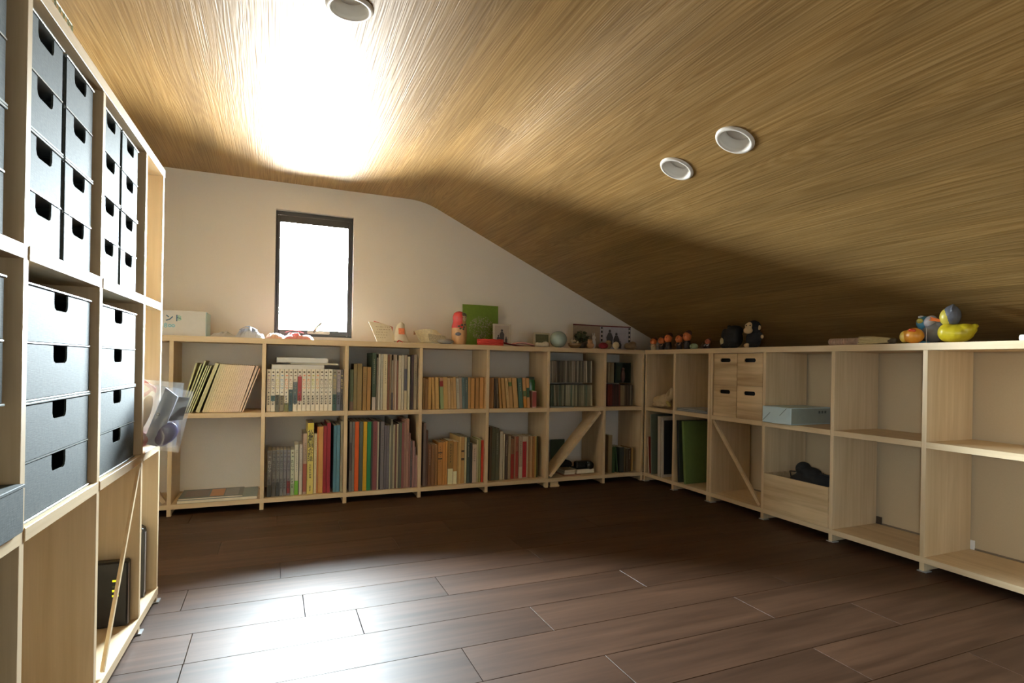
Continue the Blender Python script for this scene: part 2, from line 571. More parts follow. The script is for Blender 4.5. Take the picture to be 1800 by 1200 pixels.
# ceiling: a closed slab above, embossed oak boards below it
ct = 0.008
b = nb()
prism(b, [(XL - 0.15, ZC + 0.10), (XK + 0.02, ZC + 0.10), (XC + 0.15, ZR + 0.10 + MS * 0.13), (XC + 0.15, ZC + 0.32), (XL - 0.15, ZC + 0.32)], YF - 0.15, YB + 0.15, 'Y')
ceiling = struct(obj('ceiling', b, M['seam']))
DL = [((0.490, -1.297), False, 'white round downlight in the flat ceiling above the window side'),
      ((1.655, -1.228), True, 'smaller-looking far downlight of the pair on the sloped ceiling'),
      ((1.652, -1.532), True, 'nearer larger-looking downlight of the pair on the sloped ceiling')]
SL = math.atan(-MS)                          # slope angle
cut = []
for (x, y), sl, lab in DL:
    z = ZC + (MS * (x - XK) if sl else 0)
    b = nb()
    bmesh.ops.create_cone(b, cap_ends=True, segments=40, radius1=0.0505, radius2=0.0505, depth=0.12)
    bmesh.ops.transform(b, matrix=Matrix.Translation((x, y, z)) @ Matrix.Rotation(SL if sl else 0, 4, 'Y'), verts=b.verts)
    cut.append((x, y, obj('cutter', b, None)))
def plank(w0, w1, y0, y1, slope):
    """one ceiling board; w is distance across the grain from the bend"""
    b = nb()
    g = 0.00025
    W = w1 - w0 - g
    Ly = y1 - y0 - g
    bx(b, -W / 2, W / 2, -Ly / 2, Ly / 2, 0.0, ct)
    wc = (w0 + w1) / 2
    loc = (XK + wc * math.cos(SL), (y0 + y1) / 2, ZC - wc * math.sin(SL)) if slope else (XK + wc, (y0 + y1) / 2, ZC)
    o = obj('ceiling_plank', b, M['ceiling'], ceiling, loc=loc, rot=(0, SL if slope else 0, 0))
    for cx, cy, co in cut:
        ww = (cx - XK) / (math.cos(SL) if slope else 1)
        if (cx > XK) == slope and w0 - 0.06 < ww < w1 + 0.06 and y0 - 0.06 < cy < y1 + 0.06:
            md = o.modifiers.new('hole', 'BOOLEAN')
            md.object = co
            md.solver = 'EXACT'
    if o.modifiers:
        bpy.context.view_layer.update()
        dg = bpy.context.evaluated_depsgraph_get()
        me = bpy.data.meshes.new_from_object(o.evaluated_get(dg))
        o.modifiers.clear()
        o.data = me
random.seed(11)
RB = 0.10                                    # the boards roll round the bend over this distance on either side
for y0_, y1_ in ((YB - 1.3, YB), (YB - 3.1, YB - 1.3), (YF, YB - 3.1)):
    b = nb()
    rows_ = []
    for i in range(13):
        q = i / 12
        p0, p1, p2 = Vector((-RB, 0)), Vector((0, 0)), Vector((RB * math.cos(SL), -RB * math.sin(SL)))
        p = p0 * (1 - q) ** 2 + p1 * 2 * q * (1 - q) + p2 * q * q
        rows_.append([b.verts.new((p.x, yy, p.y + zz)) for zz in (0, ct) for yy in (-(y1_ - y0_) / 2, (y1_ - y0_) / 2)])
    for A, Bq in zip(rows_, rows_[1:]):
        b.faces.new((A[0], A[1], Bq[1], Bq[0]))
        b.faces.new((A[2], Bq[2], Bq[3], A[3]))
    bmesh.ops.recalc_face_normals(b, faces=b.faces)
    obj('ceiling_plank', b, M['ceiling'], ceiling, True, loc=(XK, (y0_ + y1_) / 2, ZC))
for slope, lo, hi in ((False, XL - XK, -RB), (True, RB, (XC - XK) / math.cos(SL) + 0.01)):
    n = round((hi - lo) / 0.155)
    for i in range(n):
        w0, w1 = lo + (hi - lo) * i / n, lo + (hi - lo) * (i + 1) / n
        es = [YB, YF]
        for a, c in zip(es, es[1:]):
            if a - c > 0.02:
                plank(w0, w1, c, a, slope)
for _, _, co in cut:
    bpy.data.objects.remove(co)

for (x, y), sl, lab in DL:
    z = ZC + (MS * (x - XK) if sl else 0)
    t = bpy.data.objects.new('downlight', None)
    COL.objects.link(t)
    t.location = (x, y, z)
    t.rotation_euler = (0, SL if sl else 0, 0)
    tag(t, lab, 'ceiling light')
    b = nb()
    lathe(b, [(0.0500, 0.004), (0.0500, -0.004), (0.0515, -0.0065), (0.0560, -0.0075), (0.0615, -0.0055), (0.0640, -0.0015), (0.0640, -0.0002)], 48)
    obj('trim_ring', b, M['lamp_white'], t, True)
    b = nb()
    lathe(b, [(0.0500, 0.004), (0.0490, 0.010), (0.045, 0.022), (0.038, 0.030), (0.0375, 0.0305)], 48)
    obj('reflector', b, M['lamp_diffuser'], t, True)
    b = nb()
    lathe(b, [(0.0378, 0.0304), (0.036, 0.028), (0.020, 0.025), (0, 0.024)], 32)
    obj('diffuser', b, M['lamp_diffuser'], t, True)

# window 1: black awning sash set into the back wall
WY = YB + 0.034
win = bpy.data.objects.new('window_1', None)
COL.objects.link(win)
win.location = ((WX0 + WX1) / 2, WY, WZ0)
win['kind'] = 'structure'
hw, hh = (WX1 - WX0) / 2, WZ1 - WZ0
b = nb()
for q in ((-hw, -hw + 0.010, 0, hh), (hw - 0.010, hw, 0, hh), (-hw, hw, hh - 0.022, hh), (-hw, hw, 0, 0.014)):
    bx(b, q[0], q[1], 0, 0.028, q[2], q[3], 0.001)
obj('window_frame', b, M['window_frame'], win)
b = nb()
for q in ((-hw + 0.010, -hw + 0.024, 0.014, hh - 0.022), (hw - 0.026, hw - 0.010, 0.014, hh - 0.022), (-hw + 0.024, hw - 0.026, hh - 0.060, hh - 0.022), (-hw + 0.024, hw - 0.026, 0.014, 0.040)):
    bx(b, q[0], q[1], 0.002, 0.024, q[2], q[3], 0.0015)
obj('sash', b, M['window_frame'], win)
b = nb(); bx(b, -hw + 0.02, hw - 0.02, 0.016, 0.020, 0.036, hh - 0.055); obj('pane', b, M['pane'], win)
hd = box('handle', M['white_plastic'], win, -0.035, 0.085, -0.018, 0.002, 0.020, 0.036, 0.003)
b = nb(); tube(b, [(0.0, -0.012, 0.030), (0.012, -0.024, 0.055), (0.040, -0.032, 0.085)], [0.008, 0.008, 0.006], 8); obj('lever', b, M['clear_foot'], hd, True)
b = nb(); bx(b, WX0 - 0.0, WX1 + 0.0, YB - 0.004, WY, WZ0 - 0.0, WZ0 + 0.003, 0.0005); struct(obj('trim_1', b, M['white_plastic']))
# ------------------------------------------------------------------ the three shelf runs
def shelf_run(name, label, fr, posts, levels, x0, x1, depth, brace, foot_h, panel_t=0.018, bt=0.009):
    """posts: left x of each upright, levels: (z0, z1) of boards; the top and bottom boards run through"""
    t = thing(name, label, 'shelf', fr, 0, 0, 0)
    posts = sorted(posts)
    for k, (z0, z1) in enumerate(levels):
        if k == len(levels) - 1 or k == 0:
            box('shelf_board', M['birch_u'], t, x0, x1, 0.0, depth, z0, z1, 0.0008)
        else:
            for a, c in zip(posts, posts[1:]):
                if c - a > 0.05:
                    box('shelf_board', M['birch_u'], t, a + panel_t, c, 0.0, depth, z0, z1, 0.0008)
    for p in posts:
        box('upright', M['birch_z'], t, p, p + panel_t, 0.0015, depth - 0.001, levels[0][1], levels[-1][0], 0.0008)
        f = box('foot', M['birch_z'], t, p, p + panel_t, 0.0015, depth - 0.001, foot_h, levels[0][0], 0.0005)
        if fr == 'B':
            f.scale = (1, 1, 1)
            box('foot_pad', M['birch_z'], f, p, p + panel_t, 0.0015, 0.03, 0.0, foot_h)
            continue
        g = nb()
        bx(g, p - 0.005, p + panel_t + 0.012, -0.006, 0.03, 0.0, foot_h, 0.0008)
        obj('foot_plate', g, M['clear_foot'], f)
    for (xa, za, xb, zb, wd) in brace:
        g = nb()
        dx, dz = xb - xa, zb - za
        L = math.hypot(dx, dz)
        nx, nz = -dz / L * bt, dx / L * bt
        prism(g, [(xa + nx, za + nz), (xa - nx, za - nz), (xb - nx, zb - nz), (xb + nx, zb + nz)], 0.001, wd, 'Y')
        obj('diagonal_brace', g, M['birch_u'], t)
    return t

LVB = [(0.033, 0.055), (0.463, 0.4865), (0.8300, 0.8573)]
shelf_run('bookshelf', 'long low two-tier pale wood shelf filled with books along the window wall', 'B',
          [-0.305, -0.028, 0.3685, 0.7645, 1.159, 1.552, 1.942, 2.341, 2.629], LVB, -0.31, 2.648, 0.285,
          [(1.972, 0.066, 2.320, 0.455, 0.12), (-0.278, 0.452, -0.038, 0.066, 0.03)], 0.004)
shelf_run('bookshelf', 'long low two-tier pale wood shelf, mostly empty, under the slope on the right', 'R',
          [-0.640, -0.341, -0.0245, -0.0045, 0.3825, 0.7775, 1.1760, 1.5715, 1.967], LVB, -0.645, 1.99, 0.285,
          [(0.024, 0.456, 0.374, 0.064, 0.012)], 0.004)
LVL = [(0.020, 0.044), (0.466, 0.4875), (0.8945, 0.9165), (1.3050, 1.3290)]
shelf_run('tall_shelf', 'tall three-tier pale wood shelf holding dark storage chests at the left', 'L',
          [-0.047, -0.275, -0.668, -1.048, -1.44, -1.84], LVL, -1.86, -0.028, 0.275,
          [(-0.592, 0.056, -0.284, 0.456, 0.008)], 0.004, bt=0.006)
# steel corner feet seen under the tall shelf
b = nb(); bx(b, XR - 0.008, XR - 0.002, -1.607, -1.572, 0.045, 0.090, 0.001)
tag(obj('wall_outlet', b, M['white_plastic']), 'small white wall outlet low inside the last visible empty cell', 'outlet')
b = nb(); bx(b, XR - 0.012, XR - 0.006, -1.222, -1.196, 0.056, 0.088, 0.001)
tag(obj('cable_cover', b, plain('dark_brown_cover', (0.06, 0.04, 0.025), 0.6)), 'small dark cover plate low in the far corner of an empty cell', 'cover plate')

# ------------------------------------------------------------------ dark storage chests in the tall shelf
def front_with_notch(w, h, nw, nh, y0, y1):
    r = nh * 0.35
    pts = [(0, 0), (w, 0), (w, h), (w / 2 + nw / 2, h), (w / 2 + nw / 2, h - nh + r), (w / 2 + nw / 2 - r * 0.3, h - nh + r * 0.3), (w / 2 + nw / 2 - r, h - nh),
           (w / 2 - nw / 2 + r, h - nh), (w / 2 - nw / 2 + r * 0.3, h - nh + r * 0.3), (w / 2 - nw / 2, h - nh + r), (w / 2 - nw / 2, h), (0, h)]
    g = nb()
    prism(g, pts, y0, y1, 'Y')
    return g

def chest(w, h, x, z, label, grp, d=0.010):
    t = thing('drawer_chest', label, 'storage box', 'L', x, d, z, grp)
    D = 0.25
    g = nb()
    bx(g, 0, 0.003, 0.003, D, 0.004, h - 0.004)
    bx(g, w - 0.003, w, 0.003, D, 0.004, h - 0.004)
    bx(g, 0.003, w - 0.003, D - 0.003, D, 0.004, h - 0.004)
    obj('body', g, M['linen'], t)
    g = nb()
    for a, c in ((0, 0.0035), (h - 0.0035, h)):
        bx(g, -0.001, w + 0.001, -0.001, D, a, c, 0.0008)
    bx(g, 0.003, w - 0.003, 0.0, D - 0.004, h / 2 - 0.0012, h / 2 + 0.0012)
    obj('rim_board', g, M['rim'], t)
    for k in range(2):
        z0 = 0.0045 if k == 0 else h / 2 + 0.0022
        fh = h / 2 - 0.0075
        dr = obj('drawer', front_with_notch(w - 0.009, fh, 0.068, 0.030, 0.0, 0.003), M['linen'], t, loc=(0.0045, 0.001, z0))
        g = nb()
        bx(g, 0.002, w - 0.011, 0.004, D - 0.012, 0.0, 0.002)
        bx(g, 0.002, 0.004, 0.004, D - 0.012, 0.002, fh - 0.004)
        bx(g, w - 0.013, w - 0.011, 0.004, D - 0.012, 0.002, fh - 0.004)
        obj('drawer_tray', g, M['black'], dr)
    return t
# (x of left edge, width, z, height, cell words)
H2, H3 = 0.1895, 0.187
for cx, cname in ((-0.648, 'second bay from the window end'), (-1.025, 'third bay from the window end'), (-1.416, 'nearest bay at the photo edge')):
    near = cx == -1.416
    for k, z in enumerate((0.4880, 0.6770)):
        if near and k == 0:
            continue
        chest(0.335, 0.188, cx, z + (0.0 if k else 0), 'wide dark linen two-drawer chest, %s of middle tier, %s' % (('bottom', 'top')[k], cname), 'wide dark drawer chests')
    for c in range(2):
        for k, z in enumerate((0.9170, 1.1045)):
            chest(0.158, 0.1865, cx + c * 0.170, z, 'narrow dark two-drawer chest, %s %s in top tier, %s' % (('lower', 'upper')[k], ('near', 'far')[c], cname), 'narrow dark drawer chests')
# low box pushed half out of the nearest bay
t = thing('storage_box', 'low dark linen box jutting out of the nearest middle bay', 'storage box', 'L', -1.416, -0.006, 0.4880)
g = nb(); bx(g, 0, 0.360, 0, 0.25, 0, 0.066, 0.001); obj('box_body', g, M['linen'], t)
g = nb(); bx(g, -0.0015, 0.3615, -0.0015, 0.2515, 0.0662, 0.0715, 0.001); obj('lid', g, M['linen'], t)
t = thing('storage_box', 'black box at floor level in the nearest bay of tall shelf', 'storage box', 'L', -1.40, 0.02, 0.0445)
g = nb(); bx(g, 0, 0.30, 0, 0.22, 0, 0.34, 0.003); obj('box_body', g, M['black'], t)
g = nb(); bx(g, -0.002, 0.302, -0.002, 0.222, 0.34, 0.352, 0.001); obj('lid', g, M['linen'], t)

# router behind the diagonal brace, and the slim black device next to it
t = thing('router', 'black upright router with yellow status lights behind the diagonal brace', 'router', 'L', -0.316, 0.018, 0.0445)
g = nb(); bx(g, 0, 0.032, 0, 0.16, 0, 0.170, 0.004); obj('case', g, M['black'], t)
g = nb(); bx(g, 0.001, 0.010, -0.001, 0.0, 0.004, 0.164, 0.0005); obj('edge_strip', g, plain('grey_strip', (0.30, 0.28, 0.33), 0.3), t)
g = nb(); bx(g, -0.0006, 0.0, 0.075, 0.105, 0.010, 0.045); obj('sticker', g, plain('grey_sticker', (0.22, 0.22, 0.17), 0.6), t)
for zz in (0.080, 0.093, 0.104, 0.119):
    g = nb(); bx(g, -0.0008, 0.0, 0.020, 0.034, zz, zz + 0.005); obj('status_light', g, M['led'] if zz != 0.104 else plain('dim_light', (0.10, 0.11, 0.02), 0.5), t)
t = thing('modem', 'slim black device with rounded grey top in the end bay beyond the router', 'modem', 'L', -0.115, 0.022, 0.0445)
g = nb()
pr = [(0, 0), (0.130, 0), (0.130, 0.19)] + [(0.110 + 0.02 * math.cos(a), 0.19 + 0.02 * math.sin(a)) for a in (0.5, 1.0, PI / 2)] + [(0.02 - 0.02 * math.sin(a), 0.19 + 0.02 * math.cos(a)) for a in (0, 0.5, 1.0, PI / 2)]
prism(g, pr, 0.0, 0.032, 'X')
obj('case', g, M['black'], t)
g = nb(); bx(g, 0.008, 0.024, -0.001, 0.0, 0.01, 0.19, 0.0005); obj('edge_strip', g, plain('grey_strip2', (0.42, 0.42, 0.45), 0.3), t)

# clear zip bags hanging out of the end bay
def film(w, h, lump, seed, bow=0.012):
    g = nb()
    def f(s, t2):
        n = noise.noise(Vector((s * 5 + seed, t2 * 5, seed))) * lump
        return (s * w, -bow * math.sin(PI * s) * math.sin(PI * t2) + n, t2 * h)
    sheet(g, 14, 14, f)
    def f2(s, t2):
        n = noise.noise(Vector((s * 5 + seed + 9, t2 * 5, seed))) * lump
        return (s * w, 0.010 + bow * 0.5 * math.sin(PI * s) * math.sin(PI * t2) + n, t2 * h)
    sheet(g, 14, 14, f2)
    return g
t = thing('zip_bag', 'clear zip bag with a grey card and dark pouch hanging from end bay', 'plastic bag', None, -0.062, -1.030, 0.5035, tilt=0.20)
obj('film', film(0.132, 0.180, 0.005, 3), M['bag'], t, True)
g = nb(); prism(g, [(0.040, 0.012), (0.078, 0.010), (0.096, 0.158), (0.062, 0.178)], 0.000, 0.003, 'Y'); obj('grey_card', g, plain('grey_card', (0.36, 0.38, 0.44), 0.5), t)
g = nb(); prism(g, [(0.088, 0.085), (0.122, 0.095), (0.126, 0.160), (0.099, 0.158)], 0.001, 0.005, 'Y'); obj('dark_sheet', g, plain('dark_purple_sheet', (0.035, 0.028, 0.035), 0.35), t)
g = nb(); ell(g, (0.092, 0.004, 0.050), (0.026, 0.008, 0.034), rot=(0, 0.35, 0)); ell(g, (0.082, 0.004, 0.030), (0.02, 0.007, 0.02)); obj('pouch', remesh(g, 0.003), plain('purple_pouch', (0.13, 0.11, 0.24), 0.4), t, True)
g = nb(); tube(g, [(0.060 + 0.004 * math.cos(a), -0.002, 0.100 + 0.004 * math.sin(a)) for a in [i * PI / 6 for i in range(13)]], 0.0015, 6); obj('eyelet', g, M['black'], t)
g = nb(); ell(g, (0.030, 0.004, 0.022), (0.026, 0.008, 0.022)); obj('red_cloth', g, plain('wine_cloth', (0.28, 0.05, 0.09), 0.6), t, True)
g = nb(); ell(g, (0.022, 0.006, 0.090), (0.018, 0.006, 0.060), rot=(0, 0.15, 0)); obj('tan_sheet', g, plain('tan_wrap', (0.48, 0.36, 0.26), 0.6), t, True)
t = thing('zip_bag', 'clear zip bag with a red ribbon behind the grey card bag', 'plastic bag', None, -0.075, -0.985, 0.4985, tilt=0.10)
obj('film', film(0.130, 0.192, 0.003, 7, 0.008), M['bag'], t, True)
g = nb(); sheet(g, 12, 2, lambda s, q: (0.012 + 0.050 * s, 0.004 + 0.003 * math.sin(5 * s), 0.190 - 0.034 * s + 0.014 * q), 0.0012); obj('ribbon', g, plain('red_ribbon', (0.42, 0.035, 0.04), 0.5), t)
g = nb(); sheet(g, 12, 2, lambda s, q: (0.015 + 0.040 * s, 0.007 + 0.003 * math.sin(4 * s), 0.135 + 0.03 * s * s + 0.012 * q), 0.0012); obj('ribbon', g, plain('red_ribbon', (0.42, 0.035, 0.04), 0.5), t)
# wire basket on top of the tall shelf, only its corner in view
t = thing('wire_basket', 'pale green wire basket on top of the tall shelf', 'basket', 'L', -0.80, 0.045, 1.329)
for zz in (0.004, 0.04, 0.08):
    g = nb(); tube(g, [(0, 0, zz), (0.09, 0, zz), (0.09, 0.10, zz), (0, 0.10, zz), (0, 0, zz)], 0.0022, 6); obj('wire_ring', g, plain('pale_green_wire', (0.62, 0.68, 0.5), 0.4), t)
for i in range(5):
    g = nb(); tube(g, [(0.0225 * i, 0, 0.004), (0.0225 * i, 0, 0.08)], 0.0018, 6); obj('wire', g, plain('pale_green_wire', (0.62, 0.68, 0.5), 0.4), t)
g = nb(); bx(g, 0.008, 0.082, 0.01, 0.09, 0.006, 0.05, 0.004); obj('brown_pad', g, plain('brown_pad', (0.16, 0.09, 0.04), 0.8), t)

# ------------------------------------------------------------------ books (u, width, height, lean, colour, description, style, extras)
BOOKS = {
 'c2u': (0.487,0.03,[
  (0.3914, 0.0191, 0.215, -0.0, (0.873, 0.831, 0.711), 'white comic with pink title', 'manga', {'t': (0.471, 0.261, 0.358)}),
  (0.4118, 0.0186, 0.215, -0.0, (0.873, 0.831, 0.711), 'white comic with navy title', 'manga', {'t': (0.032, 0.048, 0.147), 'b': [(0.25, 0.38, (0.032, 0.103, 0.116))]}),
  (0.4318, 0.0193, 0.215, -0.0, (0.873, 0.831, 0.711), 'white comic with pale yellow title', 'manga', {'t': (0.602, 0.534, 0.181), 'b': [(0, 0.4, (0.116, 0.116, 0.09))]}),
  (0.4524, 0.0199, 0.216, -0.0, (0.873, 0.831, 0.711), 'white comic with light blue title', 'manga', {'t': (0.181, 0.358, 0.534), 'b': [(0, 0.38, (0.219, 0.181, 0.116))]}),
  (0.4738, 0.0195, 0.216, -0.0, (0.873, 0.831, 0.711), 'white comic with orange title', 'manga', {'t': (0.711, 0.181, 0.032), 'b': [(0, 0.2, (0.181, 0.181, 0.067))]}),
  (0.4947, 0.0188, 0.216, -0.0, (0.873, 0.831, 0.711), 'white comic with brown title', 'manga', {'t': (0.358, 0.181, 0.116), 'b': [(0, 0.52, (0.039, 0.078, 0.09))]}),
  (0.5149, 0.02, 0.216, -0.0, (0.873, 0.831, 0.711), 'white comic with grey brown title', 'manga', {'t': (0.307, 0.219, 0.181), 'b': [(0.18, 0.7, (0.078, 0.116, 0.131))]}),
  (0.5363, 0.0196, 0.217, -0.0, (0.873, 0.831, 0.711), 'white comic with dark red title', 'manga', {'t': (0.358, 0.048, 0.048), 'b': [(0.25, 0.83, (0.358, 0.048, 0.057))]}),
  (0.5573, 0.0202, 0.217, -0.0, (0.873, 0.831, 0.711), 'white comic with light orange title', 'manga', {'t': (0.831, 0.261, 0.09)}),
  (0.5789, 0.0206, 0.217, -0.0, (0.873, 0.831, 0.711), 'white comic with brown orange title', 'manga', {'t': (0.602, 0.219, 0.048)}),
  (0.601, 0.0196, 0.217, -0.0, (0.873, 0.831, 0.711), 'white comic with yellow green title', 'manga', {'t': (0.534, 0.534, 0.067)}),
  (0.6221, 0.02, 0.218, -0.0, (0.873, 0.831, 0.711), 'white comic with tan orange title', 'manga', {'t': (0.79, 0.358, 0.116)}),
  (0.6435, 0.0198, 0.218, -0.0, (0.873, 0.831, 0.711), 'white comic with dark brown title', 'manga', {'t': (0.09, 0.057, 0.048)}),
  (0.6648, 0.0191, 0.218, -0.0, (0.873, 0.831, 0.711), 'white comic with black brown title', 'manga', {'t': (0.116, 0.078, 0.067)}),
  (0.6854, 0.0207, 0.219, -0.0, (0.873, 0.831, 0.711), 'white comic with olive title', 'manga', {'t': (0.307, 0.261, 0.116)}),
  (0.7075, 0.0196, 0.217, -0.0, (0.261, 0.24, 0.181), 'grey comic with pale upper spine', 'manga', {'t': (0.471, 0.358, 0.116), 'b': [(0, 0.4, (0.048, 0.103, 0.09))]}),
  (0.7283, 0.0185, 0.217, -0.0, (0.332, 0.284, 0.284), 'grey purple comic', 'manga', {'t': (0.181, 0.147, 0.219), 'b': [(0, 0.45, (0.103, 0.116, 0.163))]}),
  (0.7477, 0.0111, 0.217, -0.0, (0.078, 0.067, 0.067), 'dark comic with yellow title', 'manga', {'t': (0.79, 0.674, 0.219)}),
  (0.7612, 0.0066, 0.217, -0.0, (0.358, 0.307, 0.219), 'slim tan comic', 'plain'),
 ]),
 'c2l': (0.057,0.025,[
  (0.4009, 0.0203, 0.235, -0.0, (0.12, 0.101, 0.091), 'dark grey paperback', 'manga', {'t': (0.488, 0.459, 0.403), 'b': [(0, 0.25, (0.029, 0.027, 0.024))]}),
  (0.4229, 0.017, 0.234, -0.0, (0.149, 0.14, 0.128), 'grey paperback with round black letters', 'manga', {'t': (0.018, 0.02, 0.023), 'b': [(0, 0.3, (0.061, 0.054, 0.044))]}),
  (0.4416, 0.0161, 0.234, -0.0, (0.159, 0.152, 0.146), 'grey paperback with black letters and dark foot', 'manga', {'t': (0.018, 0.02, 0.023), 'b': [(0, 0.3, (0.044, 0.044, 0.04))]}),
  (0.4587, 0.0148, 0.234, -0.0, (0.172, 0.172, 0.172), 'pale grey paperback with black letters', 'manga', {'t': (0.02, 0.023, 0.029)}),
  (0.4748, 0.0155, 0.234, -0.0, (0.182, 0.172, 0.179), 'grey lilac paperback with black letters', 'manga', {'t': (0.044, 0.032, 0.054)}),
  (0.4921, 0.0159, 0.233, -0.0, (0.193, 0.179, 0.186), 'grey lilac paperback with a red foot', 'manga', {'t': (0.054, 0.036, 0.061), 'b': [(0.05, 0.32, (0.2, 0.023, 0.023))]}),
  (0.5094, 0.0174, 0.234, -0.0, (0.518, 0.55, 0.403), 'white paperback with large black title', 'manga', {'t': (0.018, 0.023, 0.018), 'b': [(0, 0.25, (0.327, 0.43, 0.238))]}),
  (0.528, 0.0189, 0.259, -0.0, (0.582, 0.55, 0.43), 'white paperback with a lime green foot', 'title', {'b': [(0, 0.28, (0.149, 0.403, 0.036))]}),
  (0.5504, 0.0148, 0.26, -0.0, (0.55, 0.5, 0.442), 'white paperback with a thin black title', 'title'),
  (0.5676, 0.0191, 0.315, -0.0, (0.403, 0.281, 0.2), 'tan paperback with a red brown lower half', 'title', {'b': [(0.04, 0.5, (0.281, 0.071, 0.044))]}),
  (0.5884, 0.0299, 0.369, -0.0, (0.65, 0.55, 0.149), 'thick yellow book with a black title', 'big', {'b': [(0.9, 1, (0.65, 0.518, 0.061))]}),
  (0.6209, 0.0136, 0.313, -0.0, (0.65, 0.55, 0.327), 'slim cream book', 'title'),
  (0.6357, 0.0054, 0.348, -0.0, (0.55, 0.165, 0.036), 'thin orange book', 'plain'),
  (0.6422, 0.0228, 0.349, -0.0, (0.518, 0.259, 0.071), 'thick tan orange book', 'plain'),
  (0.6663, 0.0164, 0.352, -0.0, (0.259, 0.013, 0.02), 'dark red hardback', 'plain'),
  (0.6836, 0.0183, 0.367, -0.0, (0.281, 0.016, 0.027), 'tall dark red hardback', 'plain'),
  (0.7167, 0.0147, 0.351, -0.0, (0.071, 0.182, 0.238), 'slate blue hardback', 'plain'),
  (0.7325, 0.017, 0.354, -0.0, (0.094, 0.219, 0.281), 'light slate blue hardback', 'plain'),
  (0.7516, 0.0167, 0.374, -0.0, (0.303, 0.259, 0.172), 'grey beige hardback', 'title'),
 ]),
 'c3u': (0.487,0.025,[
  (0.7912, 0.0198, 0.219, -0.0, (0.103, 0.131, 0.067), 'dark green book with a brown foot', 'plain', {'b': [(0, 0.22, (0.181, 0.116, 0.078))]}),
  (0.8127, 0.0172, 0.25, -0.0, (0.199, 0.147, 0.057), 'olive brown book', 'plain'),
  (0.8317, 0.0247, 0.251, -0.0, (0.24, 0.163, 0.057), 'thick olive brown book', 'plain'),
  (0.8601, 0.0201, 0.235, -0.0, (0.284, 0.163, 0.048), 'short tan brown book', 'title'),
  (0.8827, 0.0197, 0.233, -0.0, (0.358, 0.188, 0.051), 'short orange tan book', 'plain'),
  (0.9082, 0.0204, 0.311, -0.0, (0.039, 0.063, 0.035), 'tall dark green book with a white label', 'title', {'b': [(0, 0.23, (0.471, 0.412, 0.358))]}),
  (0.9319, 0.009, 0.284, -0.0, (0.219, 0.181, 0.131), 'slim grey brown book', 'plain'),
  (0.9419, 0.0097, 0.305, -0.0, (0.568, 0.534, 0.441), 'slim white book', 'plain'),
  (0.9534, 0.0115, 0.305, -0.0, (0.471, 0.441, 0.358), 'pale grey magazine', 'title'),
  (0.9664, 0.0228, 0.305, -0.0, (0.637, 0.548, 0.358), 'thick cream book with black title', 'title'),
  (0.9911, 0.0092, 0.304, -0.0, (0.199, 0.078, 0.039), 'thin red brown book', 'plain'),
  (1.0015, 0.0086, 0.304, -0.0, (0.261, 0.181, 0.103), 'thin tan book', 'plain'),
  (1.0122, 0.008, 0.272, -0.0, (0.284, 0.24, 0.181), 'short grey book with a dark foot', 'plain', {'b': [(0, 0.35, (0.078, 0.071, 0.085))]}),
  (1.0212, 0.0086, 0.303, -0.0, (0.307, 0.219, 0.147), 'thin brown grey book', 'plain'),
  (1.031, 0.0074, 0.304, -0.0, (0.568, 0.471, 0.385), 'thin white magazine', 'plain'),
  (1.04, 0.0081, 0.272, -0.0, (0.24, 0.103, 0.067), 'short reddish brown book', 'plain'),
  (1.0497, 0.0158, 0.298, -0.0, (0.602, 0.534, 0.385), 'cream book with dotted title', 'title'),
  (1.0676, 0.0112, 0.303, -0.0, (0.568, 0.521, 0.412), 'slim white book beside the banded one', 'plain'),
  (1.0808, 0.0157, 0.302, -0.0, (0.307, 0.252, 0.188), 'grey book with a slate band', 'plain', {'b': [(0, 0.35, (0.568, 0.484, 0.307)), (0.35, 0.75, (0.09, 0.09, 0.111))]}),
  (1.099, 0.0138, 0.294, -0.0, (0.568, 0.521, 0.358), 'cream magazine', 'plain'),
  (1.1147, 0.0082, 0.299, -0.0, (0.029, 0.017, 0.017), 'thin black book', 'plain'),
  (1.1235, 0.0082, 0.303, -0.0, (0.095, 0.059, 0.067), 'thin dark plum book', 'plain'),
  (1.1342, 0.0184, 0.306, -0.0, (0.261, 0.211, 0.14), 'grey tan book', 'title'),
 ]),
 'c3l': (0.057,0.012,[
  (0.795, 0.0129, 0.371, -0.0, (0.149, 0.134, 0.12), 'grey book with a dark middle', 'title', {'b': [(0.3, 0.7, (0.071, 0.047, 0.04))]}),
  (0.8091, 0.013, 0.371, -0.0, (0.165, 0.149, 0.128), 'grey softcover', 'title'),
  (0.8232, 0.0212, 0.371, -0.0, (0.615, 0.094, 0.008), 'bright orange book', 'plain'),
  (0.8459, 0.0187, 0.37, -0.0, (0.071, 0.087, 0.071), 'slate green book', 'plain'),
  (0.8661, 0.0196, 0.37, -0.0, (0.582, 0.327, 0.009), 'mustard yellow book', 'plain'),
  (0.8869, 0.0197, 0.369, -0.0, (0.018, 0.2, 0.071), 'emerald green book', 'plain'),
  (0.9081, 0.0072, 0.369, -0.0, (0.052, 0.044, 0.04), 'thin charcoal book', 'plain'),
  (0.9164, 0.0233, 0.372, -0.0, (0.219, 0.061, 0.065), 'dusty maroon book', 'title'),
  (0.9405, 0.0069, 0.368, -0.0, (0.488, 0.442, 0.327), 'thin white book by the maroon one', 'plain'),
  (0.9486, 0.0073, 0.368, -0.0, (0.018, 0.014, 0.012), 'thin black book by a white one', 'plain'),
  (0.957, 0.0181, 0.368, -0.0, (0.165, 0.146, 0.152), 'grey book', 'title'),
  (0.9769, 0.0124, 0.347, -0.0, (0.128, 0.111, 0.128), 'slim grey purple magazine', 'plain'),
